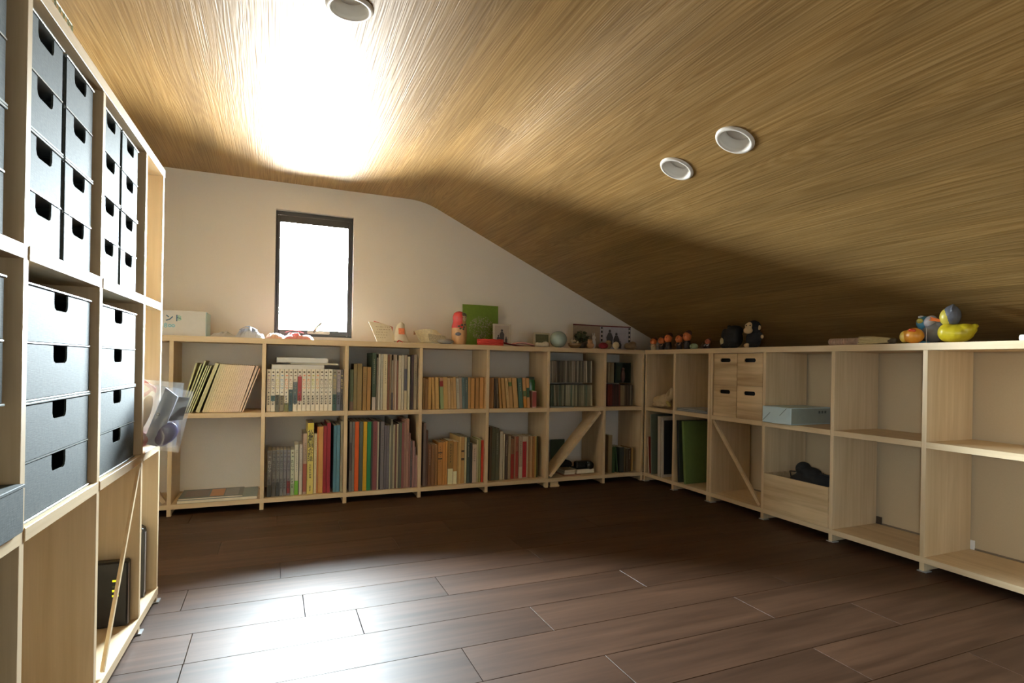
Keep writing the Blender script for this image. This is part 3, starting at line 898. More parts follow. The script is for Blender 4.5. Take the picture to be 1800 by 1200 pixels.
  (0.9904, 0.0136, 0.347, -0.0, (0.149, 0.128, 0.146), 'pale purple grey magazine', 'title'),
  (1.0052, 0.0047, 0.347, -0.0, (0.459, 0.459, 0.327), 'paper thin white booklet', 'plain'),
  (1.0108, 0.0109, 0.378, -0.0, (0.165, 0.152, 0.111), 'tall grey folder', 'plain'),
  (1.0231, 0.011, 0.35, -0.0, (0.377, 0.327, 0.219), 'slim beige book', 'plain'),
  (1.036, 0.0075, 0.352, -0.0, (0.165, 0.071, 0.052), 'thin brown booklet', 'plain'),
  (1.0447, 0.0071, 0.352, -0.0, (0.488, 0.43, 0.281), 'thin cream booklet', 'plain'),
  (1.0529, 0.0099, 0.359, -0.0, (0.106, 0.094, 0.078), 'dark grey booklet', 'plain'),
  (1.0639, 0.0055, 0.359, -0.0, (0.094, 0.149, 0.082), 'thin grey green booklet', 'plain'),
  (1.0707, 0.0127, 0.359, -0.0, (0.238, 0.082, 0.078), 'dull rose magazine', 'plain'),
  (1.0844, 0.0107, 0.376, -0.0, (0.327, 0.182, 0.134), 'tall pinkish magazine', 'plain'),
  (1.0963, 0.0148, 0.38, -0.0, (0.377, 0.2, 0.149), 'tall pink tan magazine', 'title'),
  (1.113, 0.0052, 0.3, -0.0, (0.327, 0.149, 0.12), 'short thin rose booklet', 'plain'),
  (1.1198, 0.0096, 0.257, -0.0, (0.106, 0.082, 0.082), 'short dark booklet', 'title'),
  (1.131, 0.0109, 0.257, -0.0, (0.327, 0.172, 0.159), 'short pink booklet', 'plain'),
  (1.1434, 0.0052, 0.222, -0.0, (0.281, 0.165, 0.149), 'shorter thin pink booklet', 'plain'),
  (1.1503, 0.0089, 0.174, -0.0, (0.351, 0.182, 0.172), 'smallest pink booklet', 'plain'),
 ]),
 'c4u': (0.487,0.025,[
  (1.1861, 0.01, 0.177, -0.0, (0.373, 0.208, 0.059), 'slim tan pocket book', 'plain'),
  (1.1977, 0.0169, 0.17, -0.0, (0.321, 0.17, 0.059), 'brown tan pocket book', 'plain'),
  (1.2163, 0.0179, 0.18, -0.0, (0.492, 0.273, 0.074), 'tan pocket book', 'plain'),
  (1.2407, 0.0148, 0.18, -0.006, (0.505, 0.296, 0.089), 'pale tan pocket book', 'plain'),
  (1.2596, 0.0212, 0.18, -0.0065, (0.524, 0.321, 0.107), 'thick tan pocket book', 'plain'),
  (1.2878, 0.0195, 0.177, -0.0089, (0.25, 0.311, 0.137), 'green pocket book with a red label', 'plain', {'b': [(0.72, 0.9, (0.25, 0.02, 0.015)), (0.9, 1, (0.461, 0.25, 0.137))]}),
  (1.3076, 0.0242, 0.181, -0.0079, (0.479, 0.296, 0.099), 'thick pale tan pocket book', 'plain'),
  (1.3336, 0.0156, 0.176, -0.0083, (0.461, 0.311, 0.153), 'beige pocket book', 'plain'),
  (1.3506, 0.0157, 0.178, -0.0084, (0.43, 0.263, 0.094), 'tan pocket book with brown marks', 'title'),
  (1.3677, 0.0148, 0.182, -0.009, (0.492, 0.296, 0.116), 'pale tan narrow pocket book', 'plain'),
  (1.3839, 0.0158, 0.175, -0.008, (0.43, 0.401, 0.321), 'white and blue pocket book', 'title'),
  (1.4002, 0.0159, 0.179, -0.0071, (0.321, 0.25, 0.196), 'grey pink pocket book', 'plain'),
  (1.4175, 0.0155, 0.179, -0.0067, (0.107, 0.17, 0.181), 'slate blue pocket book', 'title'),
  (1.4318, 0.0188, 0.182, -0.0047, (0.07, 0.104, 0.099), 'dark slate pocket book', 'title'),
  (1.4491, 0.0151, 0.181, -0.0, (0.479, 0.273, 0.094), 'tan pocket book beside the slate one', 'plain'),
  (1.4662, 0.0218, 0.177, -0.0, (0.492, 0.25, 0.066), 'orange tan pocket book', 'plain'),
  (1.4947, 0.021, 0.179, -0.0, (0.373, 0.189, 0.05), 'brown orange pocket book', 'plain'),
  (1.5205, 0.0231, 0.181, -0.0, (0.492, 0.25, 0.074), 'wide orange tan pocket book', 'plain'),
  (1.5465, 0.0213, 0.182, -0.0, (0.505, 0.282, 0.089), 'light orange tan pocket book', 'plain'),
 ]),
 'c4l': (0.057,0.02,[
  (1.1915, 0.0156, 0.355, -0.0, (0.171, 0.124, 0.111), 'tall mauve grey book', 'plain'),
  (1.2081, 0.0114, 0.312, -0.0, (0.102, 0.042, 0.023), 'dark red brown book', 'plain'),
  (1.2213, 0.0175, 0.234, -0.0, (0.171, 0.067, 0.023), 'short brown book', 'title'),
  (1.2405, 0.0183, 0.232, -0.0, (0.245, 0.111, 0.038), 'short mid brown book', 'title'),
  (1.2606, 0.014, 0.229, -0.0, (0.286, 0.134, 0.042), 'short tan brown book', 'plain'),
  (1.2774, 0.0253, 0.243, -0.0, (0.467, 0.213, 0.051), 'orange tan book with black bands', 'title', {'b': [(0.6, 0.63, (0.042, 0.019, 0.009)), (0.74, 0.77, (0.042, 0.019, 0.009))]}),
  (1.3042, 0.0153, 0.242, -0.0, (0.538, 0.236, 0.051), 'orange tan book', 'plain'),
  (1.3213, 0.0113, 0.245, -0.0, (0.576, 0.26, 0.062), 'slim orange tan book', 'plain'),
  (1.3344, 0.0312, 0.25, -0.0, (0.313, 0.171, 0.042), 'olive tan book with a white label', 'title', {'b': [(0, 0.36, (0.785, 0.74, 0.467))]}),
  (1.3671, 0.0226, 0.243, -0.0, (0.467, 0.245, 0.067), 'tan book with a white label', 'plain', {'b': [(0, 0.3, (0.831, 0.767, 0.502))]}),
  (1.3912, 0.0093, 0.242, -0.0, (0.467, 0.286, 0.093), 'thin tan book', 'plain'),
  (1.4013, 0.0115, 0.27, -0.0, (0.631, 0.401, 0.144), 'taller cream book', 'plain'),
  (1.4144, 0.0194, 0.266, -0.0, (0.467, 0.26, 0.082), 'tan book with dark bands', 'plain', {'b': [(0.5, 0.55, (0.062, 0.033, 0.014)), (0.68, 0.72, (0.062, 0.033, 0.014))]}),
  (1.4353, 0.0098, 0.265, -0.0, (0.655, 0.576, 0.341), 'thin white book', 'plain'),
  (1.4481, 0.0173, 0.265, -0.0, (0.045, 0.067, 0.053), 'dark teal book', 'title'),
  (1.4672, 0.0121, 0.232, -0.0, (0.033, 0.033, 0.028), 'short black book', 'plain'),
  (1.4809, 0.0251, 0.222, -0.0, (0.538, 0.401, 0.296), 'pinkish white paperback', 'title'),
  (1.5073, 0.0099, 0.248, -0.0, (0.467, 0.401, 0.236), 'slim beige book', 'plain'),
  (1.5187, 0.0134, 0.255, -0.0, (0.286, 0.275, 0.102), 'olive green book', 'plain'),
  (1.5353, 0.0135, 0.245, -0.0, (0.502, 0.033, 0.009), 'red paperback', 'plain'),
 ]),
 'c5u': (0.487,0.025,[
  (1.5776, 0.014, 0.179, -0.0, (0.329, 0.147, 0.032), 'brown orange pocket book', 'plain'),
  (1.5926, 0.0146, 0.18, -0.0, (0.358, 0.177, 0.05), 'tan brown pocket book', 'plain'),
  (1.6114, 0.0089, 0.176, -0.0, (0.06, 0.044, 0.027), 'thin black pocket book', 'plain'),
  (1.627, 0.012, 0.176, -0.0074, (0.113, 0.079, 0.044), 'dark grey brown pocket book', 'title'),
  (1.6472, 0.0121, 0.179, -0.014, (0.451, 0.237, 0.065), 'narrow tan pocket book', 'plain'),
  (1.6662, 0.0195, 0.179, -0.0167, (0.465, 0.266, 0.084), 'tan pocket book', 'plain'),
  (1.6922, 0.0186, 0.178, -0.0189, (0.556, 0.358, 0.147), 'pale beige pocket book', 'title'),
  (1.713, 0.0208, 0.179, -0.0174, (0.451, 0.266, 0.09), 'tan pocket book with a green patch', 'plain', {'b': [(0.72, 0.86, (0.084, 0.14, 0.025))]}),
  (1.7376, 0.0279, 0.18, -0.017, (0.534, 0.318, 0.12), 'thick tan pocket book', 'plain'),
  (1.7716, 0.0265, 0.179, -0.0144, (0.056, 0.129, 0.098), 'dark teal pocket book', 'title'),
  (1.801, 0.0191, 0.18, -0.0145, (0.451, 0.251, 0.09), 'tan pocket book with a green middle', 'plain', {'b': [(0.38, 0.57, (0.04, 0.098, 0.04)), (0, 0.3, (0.556, 0.228, 0.025))]}),
  (1.8223, 0.0192, 0.18, -0.0097, (0.556, 0.286, 0.098), 'pocket book of tan and green bands', 'plain', {'b': [(0.35, 0.67, (0.037, 0.098, 0.05))]}),
  (1.8573, 0.0277, 0.101, -0.0, (0.556, 0.358, 0.302), 'small white booklet with a red panel', 'plain', {'b': [(0.06, 0.94, (0.302, 0.06, 0.05))]}),
 ]),
 'c5l': (0.057,0.05,[
  (1.5946, 0.0145, 0.318, -0.0, (0.128, 0.074, 0.029), 'tall dark brown book', 'plain'),
  (1.6107, 0.0219, 0.314, -0.0, (0.128, 0.121, 0.06), 'tall grey green book', 'title'),
  (1.6341, 0.0228, 0.307, -0.0, (0.121, 0.114, 0.06), 'dull olive book', 'title'),
  (1.6607, 0.0207, 0.289, -0.0, (0.482, 0.414, 0.285), 'white ring file', 'plain'),
  (1.6837, 0.0096, 0.273, -0.0, (0.595, 0.518, 0.352), 'thin white file', 'plain'),
  (1.6953, 0.0171, 0.27, -0.0, (0.069, 0.039, 0.024), 'dark brown book', 'title'),
  (1.7143, 0.0172, 0.261, -0.0, (0.295, 0.22, 0.128), 'grey tan book', 'plain'),
  (1.7332, 0.0203, 0.241, -0.0, (0.244, 0.105, 0.047), 'book with a red lower half', 'title', {'b': [(0, 0.62, (0.295, 0.02, 0.009))]}),
  (1.7552, 0.0072, 0.256, -0.0, (0.352, 0.198, 0.114), 'thin tan book', 'plain'),
  (1.7635, 0.0185, 0.255, -0.0, (0.323, 0.09, 0.047), 'red brown book', 'title', {'b': [(0.05, 0.65, (0.323, 0.029, 0.02))]}),
  (1.7839, 0.0228, 0.255, -0.0, (0.352, 0.269, 0.189), 'grey book with a white foot', 'title', {'b': [(0, 0.28, (0.482, 0.428, 0.295))]}),
  (1.8086, 0.026, 0.254, -0.0, (0.482, 0.383, 0.269), 'white book with a red spine', 'title', {'b': [(0.02, 0.88, (0.383, 0.012, 0.02))]}),
  (1.8358, 0.0104, 0.253, -0.0, (0.482, 0.383, 0.254), 'thin off white book', 'plain'),
  (1.8477, 0.0104, 0.253, -0.0, (0.352, 0.177, 0.069), 'slim brown book', 'plain'),
  (1.86, 0.0139, 0.254, -0.0, (0.482, 0.295, 0.138), 'slim beige book', 'plain'),
  (1.8755, 0.0136, 0.252, -0.0, (0.352, 0.149, 0.047), 'orange brown book', 'title'),
  (1.8906, 0.0101, 0.253, -0.0, (0.414, 0.269, 0.069), 'slim olive tan book', 'plain'),
  (1.9019, 0.0094, 0.252, -0.0, (0.043, 0.043, 0.009), 'black green book', 'plain'),
 ]),
 'c6u': (0.638,0.07,[
  (1.9925, 0.0099, 0.138, -0.0, (0.313, 0.275, 0.213), 'disc case', 'cd'),
  (2.0042, 0.01, 0.137, -0.0, (0.401, 0.352, 0.26), 'disc case', 'cd'),
  (2.0159, 0.01, 0.138, -0.0, (0.313, 0.275, 0.213), 'disc case', 'cd'),
  (2.0304, 0.01, 0.137, -0.0041, (0.236, 0.191, 0.144), 'disc case', 'cd'),
  (2.0394, 0.01, 0.139, -0.0, (0.087, 0.077, 0.058), 'disc case', 'cd'),
  (2.0512, 0.0101, 0.139, -0.0, (0.062, 0.058, 0.042), 'disc case', 'cd'),
  (2.0631, 0.0101, 0.139, -0.0, (0.134, 0.117, 0.087), 'disc case', 'cd'),
  (2.075, 0.0101, 0.139, -0.0, (0.087, 0.077, 0.058), 'disc case', 'cd'),
  (2.0869, 0.0101, 0.14, -0.0, (0.134, 0.117, 0.087), 'disc case', 'cd'),
  (2.0988, 0.0102, 0.14, -0.0, (0.313, 0.275, 0.213), 'disc case', 'cd'),
  (2.1108, 0.0102, 0.14, -0.0, (0.087, 0.077, 0.058), 'disc case', 'cd'),
  (2.1256, 0.0102, 0.14, -0.0042, (0.134, 0.117, 0.087), 'disc case', 'cd'),
  (2.1348, 0.0102, 0.14, -0.0, (0.171, 0.144, 0.102), 'disc case', 'cd'),
  (2.1469, 0.0103, 0.139, -0.0, (0.313, 0.275, 0.213), 'disc case', 'cd'),
  (2.1589, 0.0103, 0.141, -0.0, (0.236, 0.191, 0.144), 'disc case', 'cd'),
  (2.1739, 0.0103, 0.141, -0.0043, (0.087, 0.077, 0.058), 'disc case', 'cd'),
  (2.1832, 0.0104, 0.14, -0.0, (0.313, 0.275, 0.213), 'disc case', 'cd'),
  (2.1954, 0.0104, 0.142, -0.0, (0.062, 0.058, 0.042), 'disc case', 'cd'),
  (2.2076, 0.0104, 0.142, -0.0, (0.171, 0.144, 0.102), 'disc case', 'cd'),
  (2.2199, 0.0104, 0.142, -0.0, (0.087, 0.077, 0.058), 'disc case', 'cd'),
  (2.2322, 0.0105, 0.142, -0.0, (0.236, 0.191, 0.144), 'disc case', 'cd'),
  (2.2474, 0.0105, 0.143, -0.0043, (0.401, 0.352, 0.26), 'disc case', 'cd'),
  (2.2598, 0.0105, 0.142, -0.0043, (0.062, 0.058, 0.042), 'disc case', 'cd'),
  (2.2722, 0.0106, 0.143, -0.0044, (0.087, 0.077, 0.058), 'disc case', 'cd'),
  (2.2817, 0.0106, 0.143, -0.0, (0.313, 0.275, 0.213), 'disc case', 'cd'),
 ]),
 'c6m': (0.487,0.07,[
  (1.9996, 0.0098, 0.136, -0.0, (0.087, 0.124, 0.087), 'disc case', 'cd'),
  (2.0112, 0.0098, 0.138, -0.0, (0.087, 0.124, 0.087), 'disc case', 'cd'),
  (2.0255, 0.0099, 0.138, -0.0041, (0.341, 0.318, 0.213), 'disc case', 'cd'),
  (2.0343, 0.0099, 0.138, -0.0, (0.134, 0.134, 0.087), 'disc case', 'cd'),
  (2.0487, 0.0099, 0.138, -0.0041, (0.191, 0.183, 0.124), 'disc case', 'cd'),
  (2.0604, 0.0099, 0.138, -0.0042, (0.087, 0.124, 0.087), 'disc case', 'cd'),
  (2.0693, 0.01, 0.138, -0.0, (0.134, 0.134, 0.087), 'disc case', 'cd'),
  (2.081, 0.01, 0.138, -0.0, (0.286, 0.275, 0.183), 'disc case', 'cd'),
  (2.0928, 0.01, 0.138, -0.0, (0.062, 0.067, 0.045), 'disc case', 'cd'),
  (2.1046, 0.01, 0.138, -0.0, (0.286, 0.275, 0.183), 'disc case', 'cd'),
  (2.1164, 0.0101, 0.138, -0.0, (0.341, 0.318, 0.213), 'disc case', 'cd'),
  (2.1282, 0.0101, 0.138, -0.0, (0.286, 0.275, 0.183), 'disc case', 'cd'),
  (2.1429, 0.0101, 0.137, -0.0042, (0.087, 0.124, 0.087), 'disc case', 'cd'),
  (2.152, 0.0101, 0.138, -0.0, (0.341, 0.318, 0.213), 'disc case', 'cd'),
  (2.1639, 0.0102, 0.138, -0.0, (0.134, 0.134, 0.087), 'disc case', 'cd'),
  (2.1759, 0.0102, 0.138, -0.0, (0.286, 0.275, 0.183), 'disc case', 'cd'),
  (2.1879, 0.0102, 0.138, -0.0, (0.062, 0.067, 0.045), 'disc case', 'cd'),
  (2.1999, 0.0103, 0.138, -0.0, (0.134, 0.134, 0.087), 'disc case', 'cd'),
  (2.212, 0.0103, 0.137, -0.0, (0.191, 0.183, 0.124), 'disc case', 'cd'),
  (2.2241, 0.0103, 0.138, -0.0, (0.286, 0.275, 0.183), 'disc case', 'cd'),
  (2.2362, 0.0103, 0.138, -0.0, (0.134, 0.134, 0.087), 'disc case', 'cd'),
  (2.2484, 0.0104, 0.137, -0.0, (0.087, 0.124, 0.087), 'disc case', 'cd'),
  (2.2605, 0.0104, 0.138, -0.0, (0.191, 0.183, 0.124), 'disc case', 'cd'),
  (2.2757, 0.0104, 0.138, -0.0044, (0.191, 0.183, 0.124), 'disc case', 'cd'),
  (2.2879, 0.0104, 0.138, -0.0044, (0.341, 0.318, 0.213), 'disc case', 'cd'),
 ]),
 'c7u': (0.638,0.07,[
  (2.4096, 0.0086, 0.134, -0.0043, (0.252, 0.195, 0.118), 'disc case', 'cd'),
  (2.4169, 0.0087, 0.135, -0.0, (0.252, 0.195, 0.118), 'disc case', 'cd'),
  (2.4271, 0.0087, 0.135, -0.0, (0.252, 0.195, 0.118), 'disc case', 'cd'),
  (2.4373, 0.0087, 0.134, -0.0, (0.252, 0.195, 0.118), 'disc case', 'cd'),
  (2.4475, 0.0087, 0.134, -0.0, (0.252, 0.195, 0.118), 'disc case', 'cd'),
 ]),
 'c7m': (0.487,0.07,[
  (2.4099, 0.0104, 0.142, -0.0, (0.172, 0.03, 0.02), 'maroon disc case', 'cd'),
  (2.4221, 0.0104, 0.141, -0.0, (0.172, 0.03, 0.02), 'maroon disc case', 'cd'),
  (2.4344, 0.0105, 0.142, -0.0, (0.172, 0.03, 0.02), 'maroon disc case', 'cd'),
  (2.4467, 0.0105, 0.142, -0.0, (0.079, 0.026, 0.026), 'maroon disc case', 'cd'),
  (2.459, 0.0105, 0.142, -0.0, (0.056, 0.03, 0.026), 'maroon disc case', 'cd'),
  (2.4714, 0.0105, 0.143, -0.0, (0.079, 0.026, 0.026), 'maroon disc case', 'cd'),
  (2.4838, 0.0106, 0.143, -0.0, (0.056, 0.03, 0.026), 'maroon disc case', 'cd'),
  (2.4993, 0.0106, 0.143, -0.0047, (0.12, 0.034, 0.028), 'maroon disc case', 'cd'),
  (2.5137, 0.0089, 0.136, -0.0045, (0.257, 0.204, 0.12), 'disc case', 'cd'),
  (2.5212, 0.0089, 0.136, -0.0, (0.257, 0.204, 0.12), 'disc case', 'cd'),
  (2.5316, 0.0089, 0.136, -0.0, (0.257, 0.204, 0.12), 'disc case', 'cd'),
  (2.5422, 0.009, 0.138, -0.0, (0.079, 0.056, 0.034), 'disc case', 'cd'),
  (2.5527, 0.009, 0.138, -0.0, (0.046, 0.03, 0.02), 'disc case', 'cd'),
  (2.5633, 0.009, 0.138, -0.0, (0.079, 0.056, 0.034), 'disc case', 'cd'),
  (2.5739, 0.009, 0.136, -0.0, (0.046, 0.03, 0.02), 'disc case', 'cd'),
  (2.5845, 0.009, 0.138, -0.0, (0.172, 0.143, 0.094), 'disc case', 'cd'),
  (2.5951, 0.0091, 0.138, -0.0, (0.046, 0.03, 0.02), 'disc case', 'cd'),
 ]),
 'c7l': (0.057,0.03,[
  (2.3985, 0.0299, 0.244, -0.0, (0.305, 0.227, 0.118), 'wide cream file', 'plain'),
  (2.4318, 0.0189, 0.168, -0.0, (0.035, 0.087, 0.03), 'dark green book', 'plain'),
  (2.4702, 0.0086, 0.167, -0.0187, (0.044, 0.093, 0.035), 'slim dark green book', 'plain'),
  (2.4853, 0.0348, 0.163, -0.0, (0.035, 0.041, 0.037), 'thick black book', 'plain'),
  (2.5228, 0.0088, 0.158, -0.0, (0.143, 0.099, 0.048), 'thin brown book', 'plain'),
  (2.5343, 0.0167, 0.153, -0.0, (0.093, 0.071, 0.041), 'grey brown book', 'plain'),
  (2.5536, 0.0194, 0.151, -0.0, (0.062, 0.034, 0.019), 'dark brown book', 'title'),
  (2.5796, 0.012, 0.157, -0.0, (0.333, 0.182, 0.048), 'thin tan book', 'plain'),
 ]),
}

ROWN = {'c2u': 'upper row, second back bay', 'c2l': 'lower row, second back bay', 'c3u': 'upper row, third back bay', 'c3l': 'lower row, third back bay',
        'c4u': 'upper row, fourth back bay', 'c4l': 'lower row, fourth back bay', 'c5u': 'upper row, fifth back bay', 'c5l': 'lower row, fifth back bay',
        'c6u': 'upper disc row, sixth back bay', 'c6m': 'lower disc row, sixth back bay', 'c7u': 'upper disc row, corner bay', 'c7m': 'lower disc row, corner bay',
        'c7l': 'floor-level row, corner bay of back shelf'}
MANGA = 'ぞたじつ'
AUTH = '藤原太郎'
_tc = {}
def tmesh(key, **kw):
    if key not in _tc:
        bm_ = text_bm(**kw)
        me = bpy.data.meshes.new('lettering')
        bm_.to_mesh(me)
        bm_.free()
        _tc[key] = me
    return _tc[key]
def put_text(key, mat, parent, loc, scale, **kw):
    me = tmesh(key, **kw).copy()
    me.materials.clear()
    me.materials.append(mat)
    o = bpy.data.objects.new('lettering', me)
    COL.objects.link(o)
    o.parent = parent
    o.location = loc
    o.scale = scale
    return o

def book(fr, u, d, z, w, h, dep, col, label, cat, grp, lean=0.0, style='plain', ex=None, name='book', soft=True):
    ex = ex or {}
    L = math.hypot(h, lean)
    a = math.atan2(lean, h)
    t = thing(name, label, cat, fr, u, d, z + (w * math.sin(a) if a > 0 else 0.0), grp, tilt=a)
    h = L
    cm = cover_mat(col)
    ct_ = min(0.0012, w * 0.15)
    ov = 0.0 if soft else 0.002
    g = nb()
    bx(g, 0, w, 0, ct_, 0, h)
    bx(g, 0, ct_, ct_, dep, 0, h)
    bx(g, w - ct_, w, ct_, dep, 0, h)
    obj('cover', g, cm, t)
    g = nb()
    bx(g, ct_, w - ct_, ct_, dep - 0.001 - ov, ov, h - 0.0006 - ov)
    obj('page_block', g, M['pages'], t)
    for (b0, b1, bc) in ex.get('b', []):
        g = nb()
        bx(g, 0.0003, w - 0.0003, -0.0003, 0.0, h * b0 + 0.0003, h * b1 - 0.0003)
        obj('spine_band', g, cover_mat(bc), t)
    if style == 'manga':
        tm = plain('comic_title_ink', ex.get('t', (0.1, 0.1, 0.1)), 0.6)
        put_text('m', tm, t, (w / 2, -0.0005, h * 0.865), (w / 0.020, 1, h / 0.215), body=MANGA, size=0.0175, vertical=True, spacing=1.12)
        put_text('a', M['ink'], t, (w / 2, -0.0007, h * 0.37), (w / 0.020, 1, h / 0.215), body=AUTH, size=0.0105, vertical=True, spacing=1.15)
        for zz, rr in ((0.93, 0.25), (0.45, 0.2)):
            g = nb()
            r_ = w * rr
            prism(g, [(w / 2 + r_ * math.cos(q * PI / 5), h * zz + r_ * math.sin(q * PI / 5)) for q in range(10)], -0.0006, 0.0, 'Y')
            obj('round_mark', g, plain('comic_dot', (0.10, 0.075, 0.04) if rr > 0.22 else (0.2, 0.2, 0.18), 0.6), t)
    elif style == 'big':
        put_text('big', M['ink'], t, (w / 2, -0.0005, h * 0.90), (1, 1, 1), body='仏像彫刻の技法', size=w * 0.86, vertical=True, spacing=0.92)
        put_text('big2', M['ink'], t, (w / 2, -0.0005, h * 0.42), (1, 1, 1), body='仏師松久朋琳', size=w * 0.36, vertical=True, spacing=1.2)
        put_text('big3', M['ink'], t, (w / 2, -0.0005, h * 0.12), (1, 1, 1), body='日貿出版', size=w * 0.26, vertical=True, spacing=1.0)
    elif style == 'title':
        lum = sum(col)
        mk = M['ink'] if lum > 0.30 else plain('pale_ink', (0.45, 0.42, 0.33), 0.7)
        g = nb()
        rs = random.Random(label)
        zz = h * rs.uniform(0.84, 0.93)
        cs = w * 0.42
        end = h * rs.uniform(0.4, 0.6)
        while zz > end:
            for q in range(4):                       # strokes of one small character
                if rs.random() < 0.75:
                    x_ = w / 2 + rs.uniform(-0.35, 0.1) * cs
                    z_ = zz - cs * (0.15 + 0.22 * q)
                    bx(g, x_, x_ + cs * rs.uniform(0.3, 0.6), -0.0004, 0.0, z_, z_ + cs * 0.10)
            bx(g, w / 2 - cs * 0.06, w / 2 + cs * 0.06, -0.0004, 0.0, zz - cs * 0.9, zz - cs * 0.1)
            zz -= cs * 1.25
        obj('spine_title', g, mk, t)
    return t

def disc(fr, u, d, z, w, h, col, label, grp, lean):
    a = math.atan2(lean, h)
    t = thing('disc_case', label, 'disc case', fr, u, d, z + (w * math.sin(a) if a > 0 else 0), grp, tilt=a)
    hh_ = min(h, 0.142)
    g = nb(); bx(g, 0, w, 0, 0.125, 0, hh_, 0.0005); obj('case', g, cover_mat(col), t)
    g = nb(); bx(g, w * 0.25, w * 0.75, -0.0003, 0.0, 0.006, hh_ - 0.006); obj('spine_label', g, cover_mat([min(0.9, v * 1.35) for v in col]), t)

for key, (zb, dep0, rows) in BOOKS.items():
    for i, r in enumerate(rows):
        u, bw, h, lean, col, nm, st = r[:7]
        ex = r[7] if len(r) > 7 else {}
        lab = '%s, %s from left in %s' % (nm, ORD[i], ROWN[key])
        if len(lab.split()) > 16:
            lab = '%s, %s in %s' % (nm.replace(' and', ''), ORD[i], ROWN[key])
        h = min(h, 0.338 if key[2] == 'u' and st != 'cd' else 0.400)
        for p_ in (0.3685, 0.7645, 1.159, 1.552, 1.942, 2.341, 2.629):
            if u < p_ + 0.0185 and u > p_ - 0.001:
                bw -= p_ + 0.0185 - u
                u = p_ + 0.0185
            if u < p_ < u + bw + max(0, lean) + 0.001:
                bw = p_ - u - max(0, lean) - 0.001
        if bw < 0.003:
            bw = 0.003
        if bw > 0.008 and lean == 0:
            bw -= 0.0006
        if st == 'cd':
            disc('B', u, dep0, zb, bw, h, col, lab, 'disc cases', lean)
        else:
            big = h > 0.26
            book('B', u, dep0 + (0 if st == 'manga' else (i * 37 % 5) * 0.001), zb, bw, h, 0.21 if big else (0.06 if 'small white booklet' in nm else 0.135), col, lab, 'book', 'books on the back shelf', lean, st, ex)

# leaning booklets in the first upper bay
BL = [(0.014, 0.080, 0.728, 0.007), (0.024, 0.100, 0.724, 0.006), (0.034, 0.118, 0.740, 0.006), (0.043, 0.125, 0.716, 0.005), (0.052, 0.134, 0.716, 0.005), (0.061, 0.143, 0.716, 0.005), (0.080, 0.164, 0.727, 0.016)]
for i in range(17):
    f_ = i / 16
    BL.append((0.108 + 0.150 * f_, 0.184 + 0.146 * f_, 0.724 - 0.006 * f_, 0.0086))
BL += [(0.268, 0.346, 0.717, 0.009), (0.281, 0.358, 0.705, 0.005)]
for i, (ub, ut, zt, wt) in enumerate(BL):
    f_ = i / 25
    c1, c2, c3 = (0.50, 0.50, 0.28), (0.80, 0.64, 0.42), (0.78, 0.60, 0.48)
    col = [(c1[k] + (c2[k] - c1[k]) * min(1, max(0, (i - 5) / 6))) if i < 14 else (c2[k] + (c3[k] - c2[k]) * min(1, (i - 14) / 6)) for k in range(3)]
    hue = 'olive green' if i < 7 else ('cream orange' if i < 18 else 'pinkish cream')
    book('B', ub, 0.035, 0.4870, wt, zt - 0.4880, 0.19, col, 'leaning thin %s booklet, %s from left in upper first bay' % (hue, ORD[i]), 'booklet', 'leaning booklets', (ut - ub) * 0.97, 'plain', {}, 'booklet')

# flat magazine box and book in the lower first bay
def flat(name, label, cat, fr, u, d, z, w, dp, h, mat, edge=None, rz=0.0, grp=None, top=None):
    t = thing(name, label, cat, fr, u, d, z, grp, rz=rz)
    if edge:
        g = nb(); bx(g, 0.001, w - 0.001, 0.001, dp - 0.001, 0.0008, h - 0.0008); obj('page_block', g, edge, t)
        g = nb(); bx(g, 0, w, 0, dp, 0, 0.0008); bx(g, 0, w, 0, dp, h - 0.0008, h); bx(g, 0, w, dp - 0.001, dp, 0.0008, h - 0.0008); obj('cover', g, mat, t)
    else:
        g = nb(); bx(g, 0, w, 0, dp, 0, h, 0.0008); obj('body', g, mat, t)
    if top:
        for (x0, x1, y0, y1, m_) in top:
            g = nb(); bx(g, x0, x1, y0, y1, h, h + 0.0004); obj('cover_print', g, m_, t)
    return t
gt = plain('grey_teal_card', (0.20, 0.25, 0.23), 0.4)
flat('flat_box', 'wide flat cream-edged grey green box lying in lower first bay', 'box', 'B', 0.012, 0.010, 0.0555, 0.345, 0.24, 0.014, gt, M['cream'])
flat('picture_book', 'large flat picture book with orange and grey cover on the flat box', 'book', 'B', 0.016, 0.020, 0.0697, 0.275, 0.21, 0.007, plain('dark_green_grey_cover', (0.09, 0.11, 0.09), 0.35), M['cream'],
     top=[(0.13, 0.19, 0.02, 0.19, plain('orange_print', (0.55, 0.24, 0.08), 0.4)), (0.02, 0.12, 0.03, 0.18, plain('brown_print', (0.17, 0.12, 0.10), 0.4)), (0.195, 0.255, 0.02, 0.19, plain('grey_print', (0.25, 0.24, 0.23), 0.4))])
# three books lying on the comics
flat('book', 'open-edged white book lying on comics, bottom of three', 'book', 'B', 0.412, 0.045, 0.7026, 0.255, 0.16, 0.024, plain('grey_cover', (0.22, 0.22, 0.21), 0.5), M['white_paper'], rz=0.04)
flat('book', 'dark green book lying on comics at the right of the pile', 'book', 'B', 0.500, 0.070, 0.7268, 0.235, 0.17, 0.010, plain('dark_green_cover', (0.05, 0.07, 0.06), 0.5), M['pages'], rz=-0.03)
flat('book', 'thick white-paged book topmost on the row of comics', 'book', 'B', 0.435, 0.060, 0.7372, 0.250, 0.16, 0.026, plain('grey_cover2', (0.20, 0.20, 0.19), 0.5), M['white_paper'], rz=0.02)

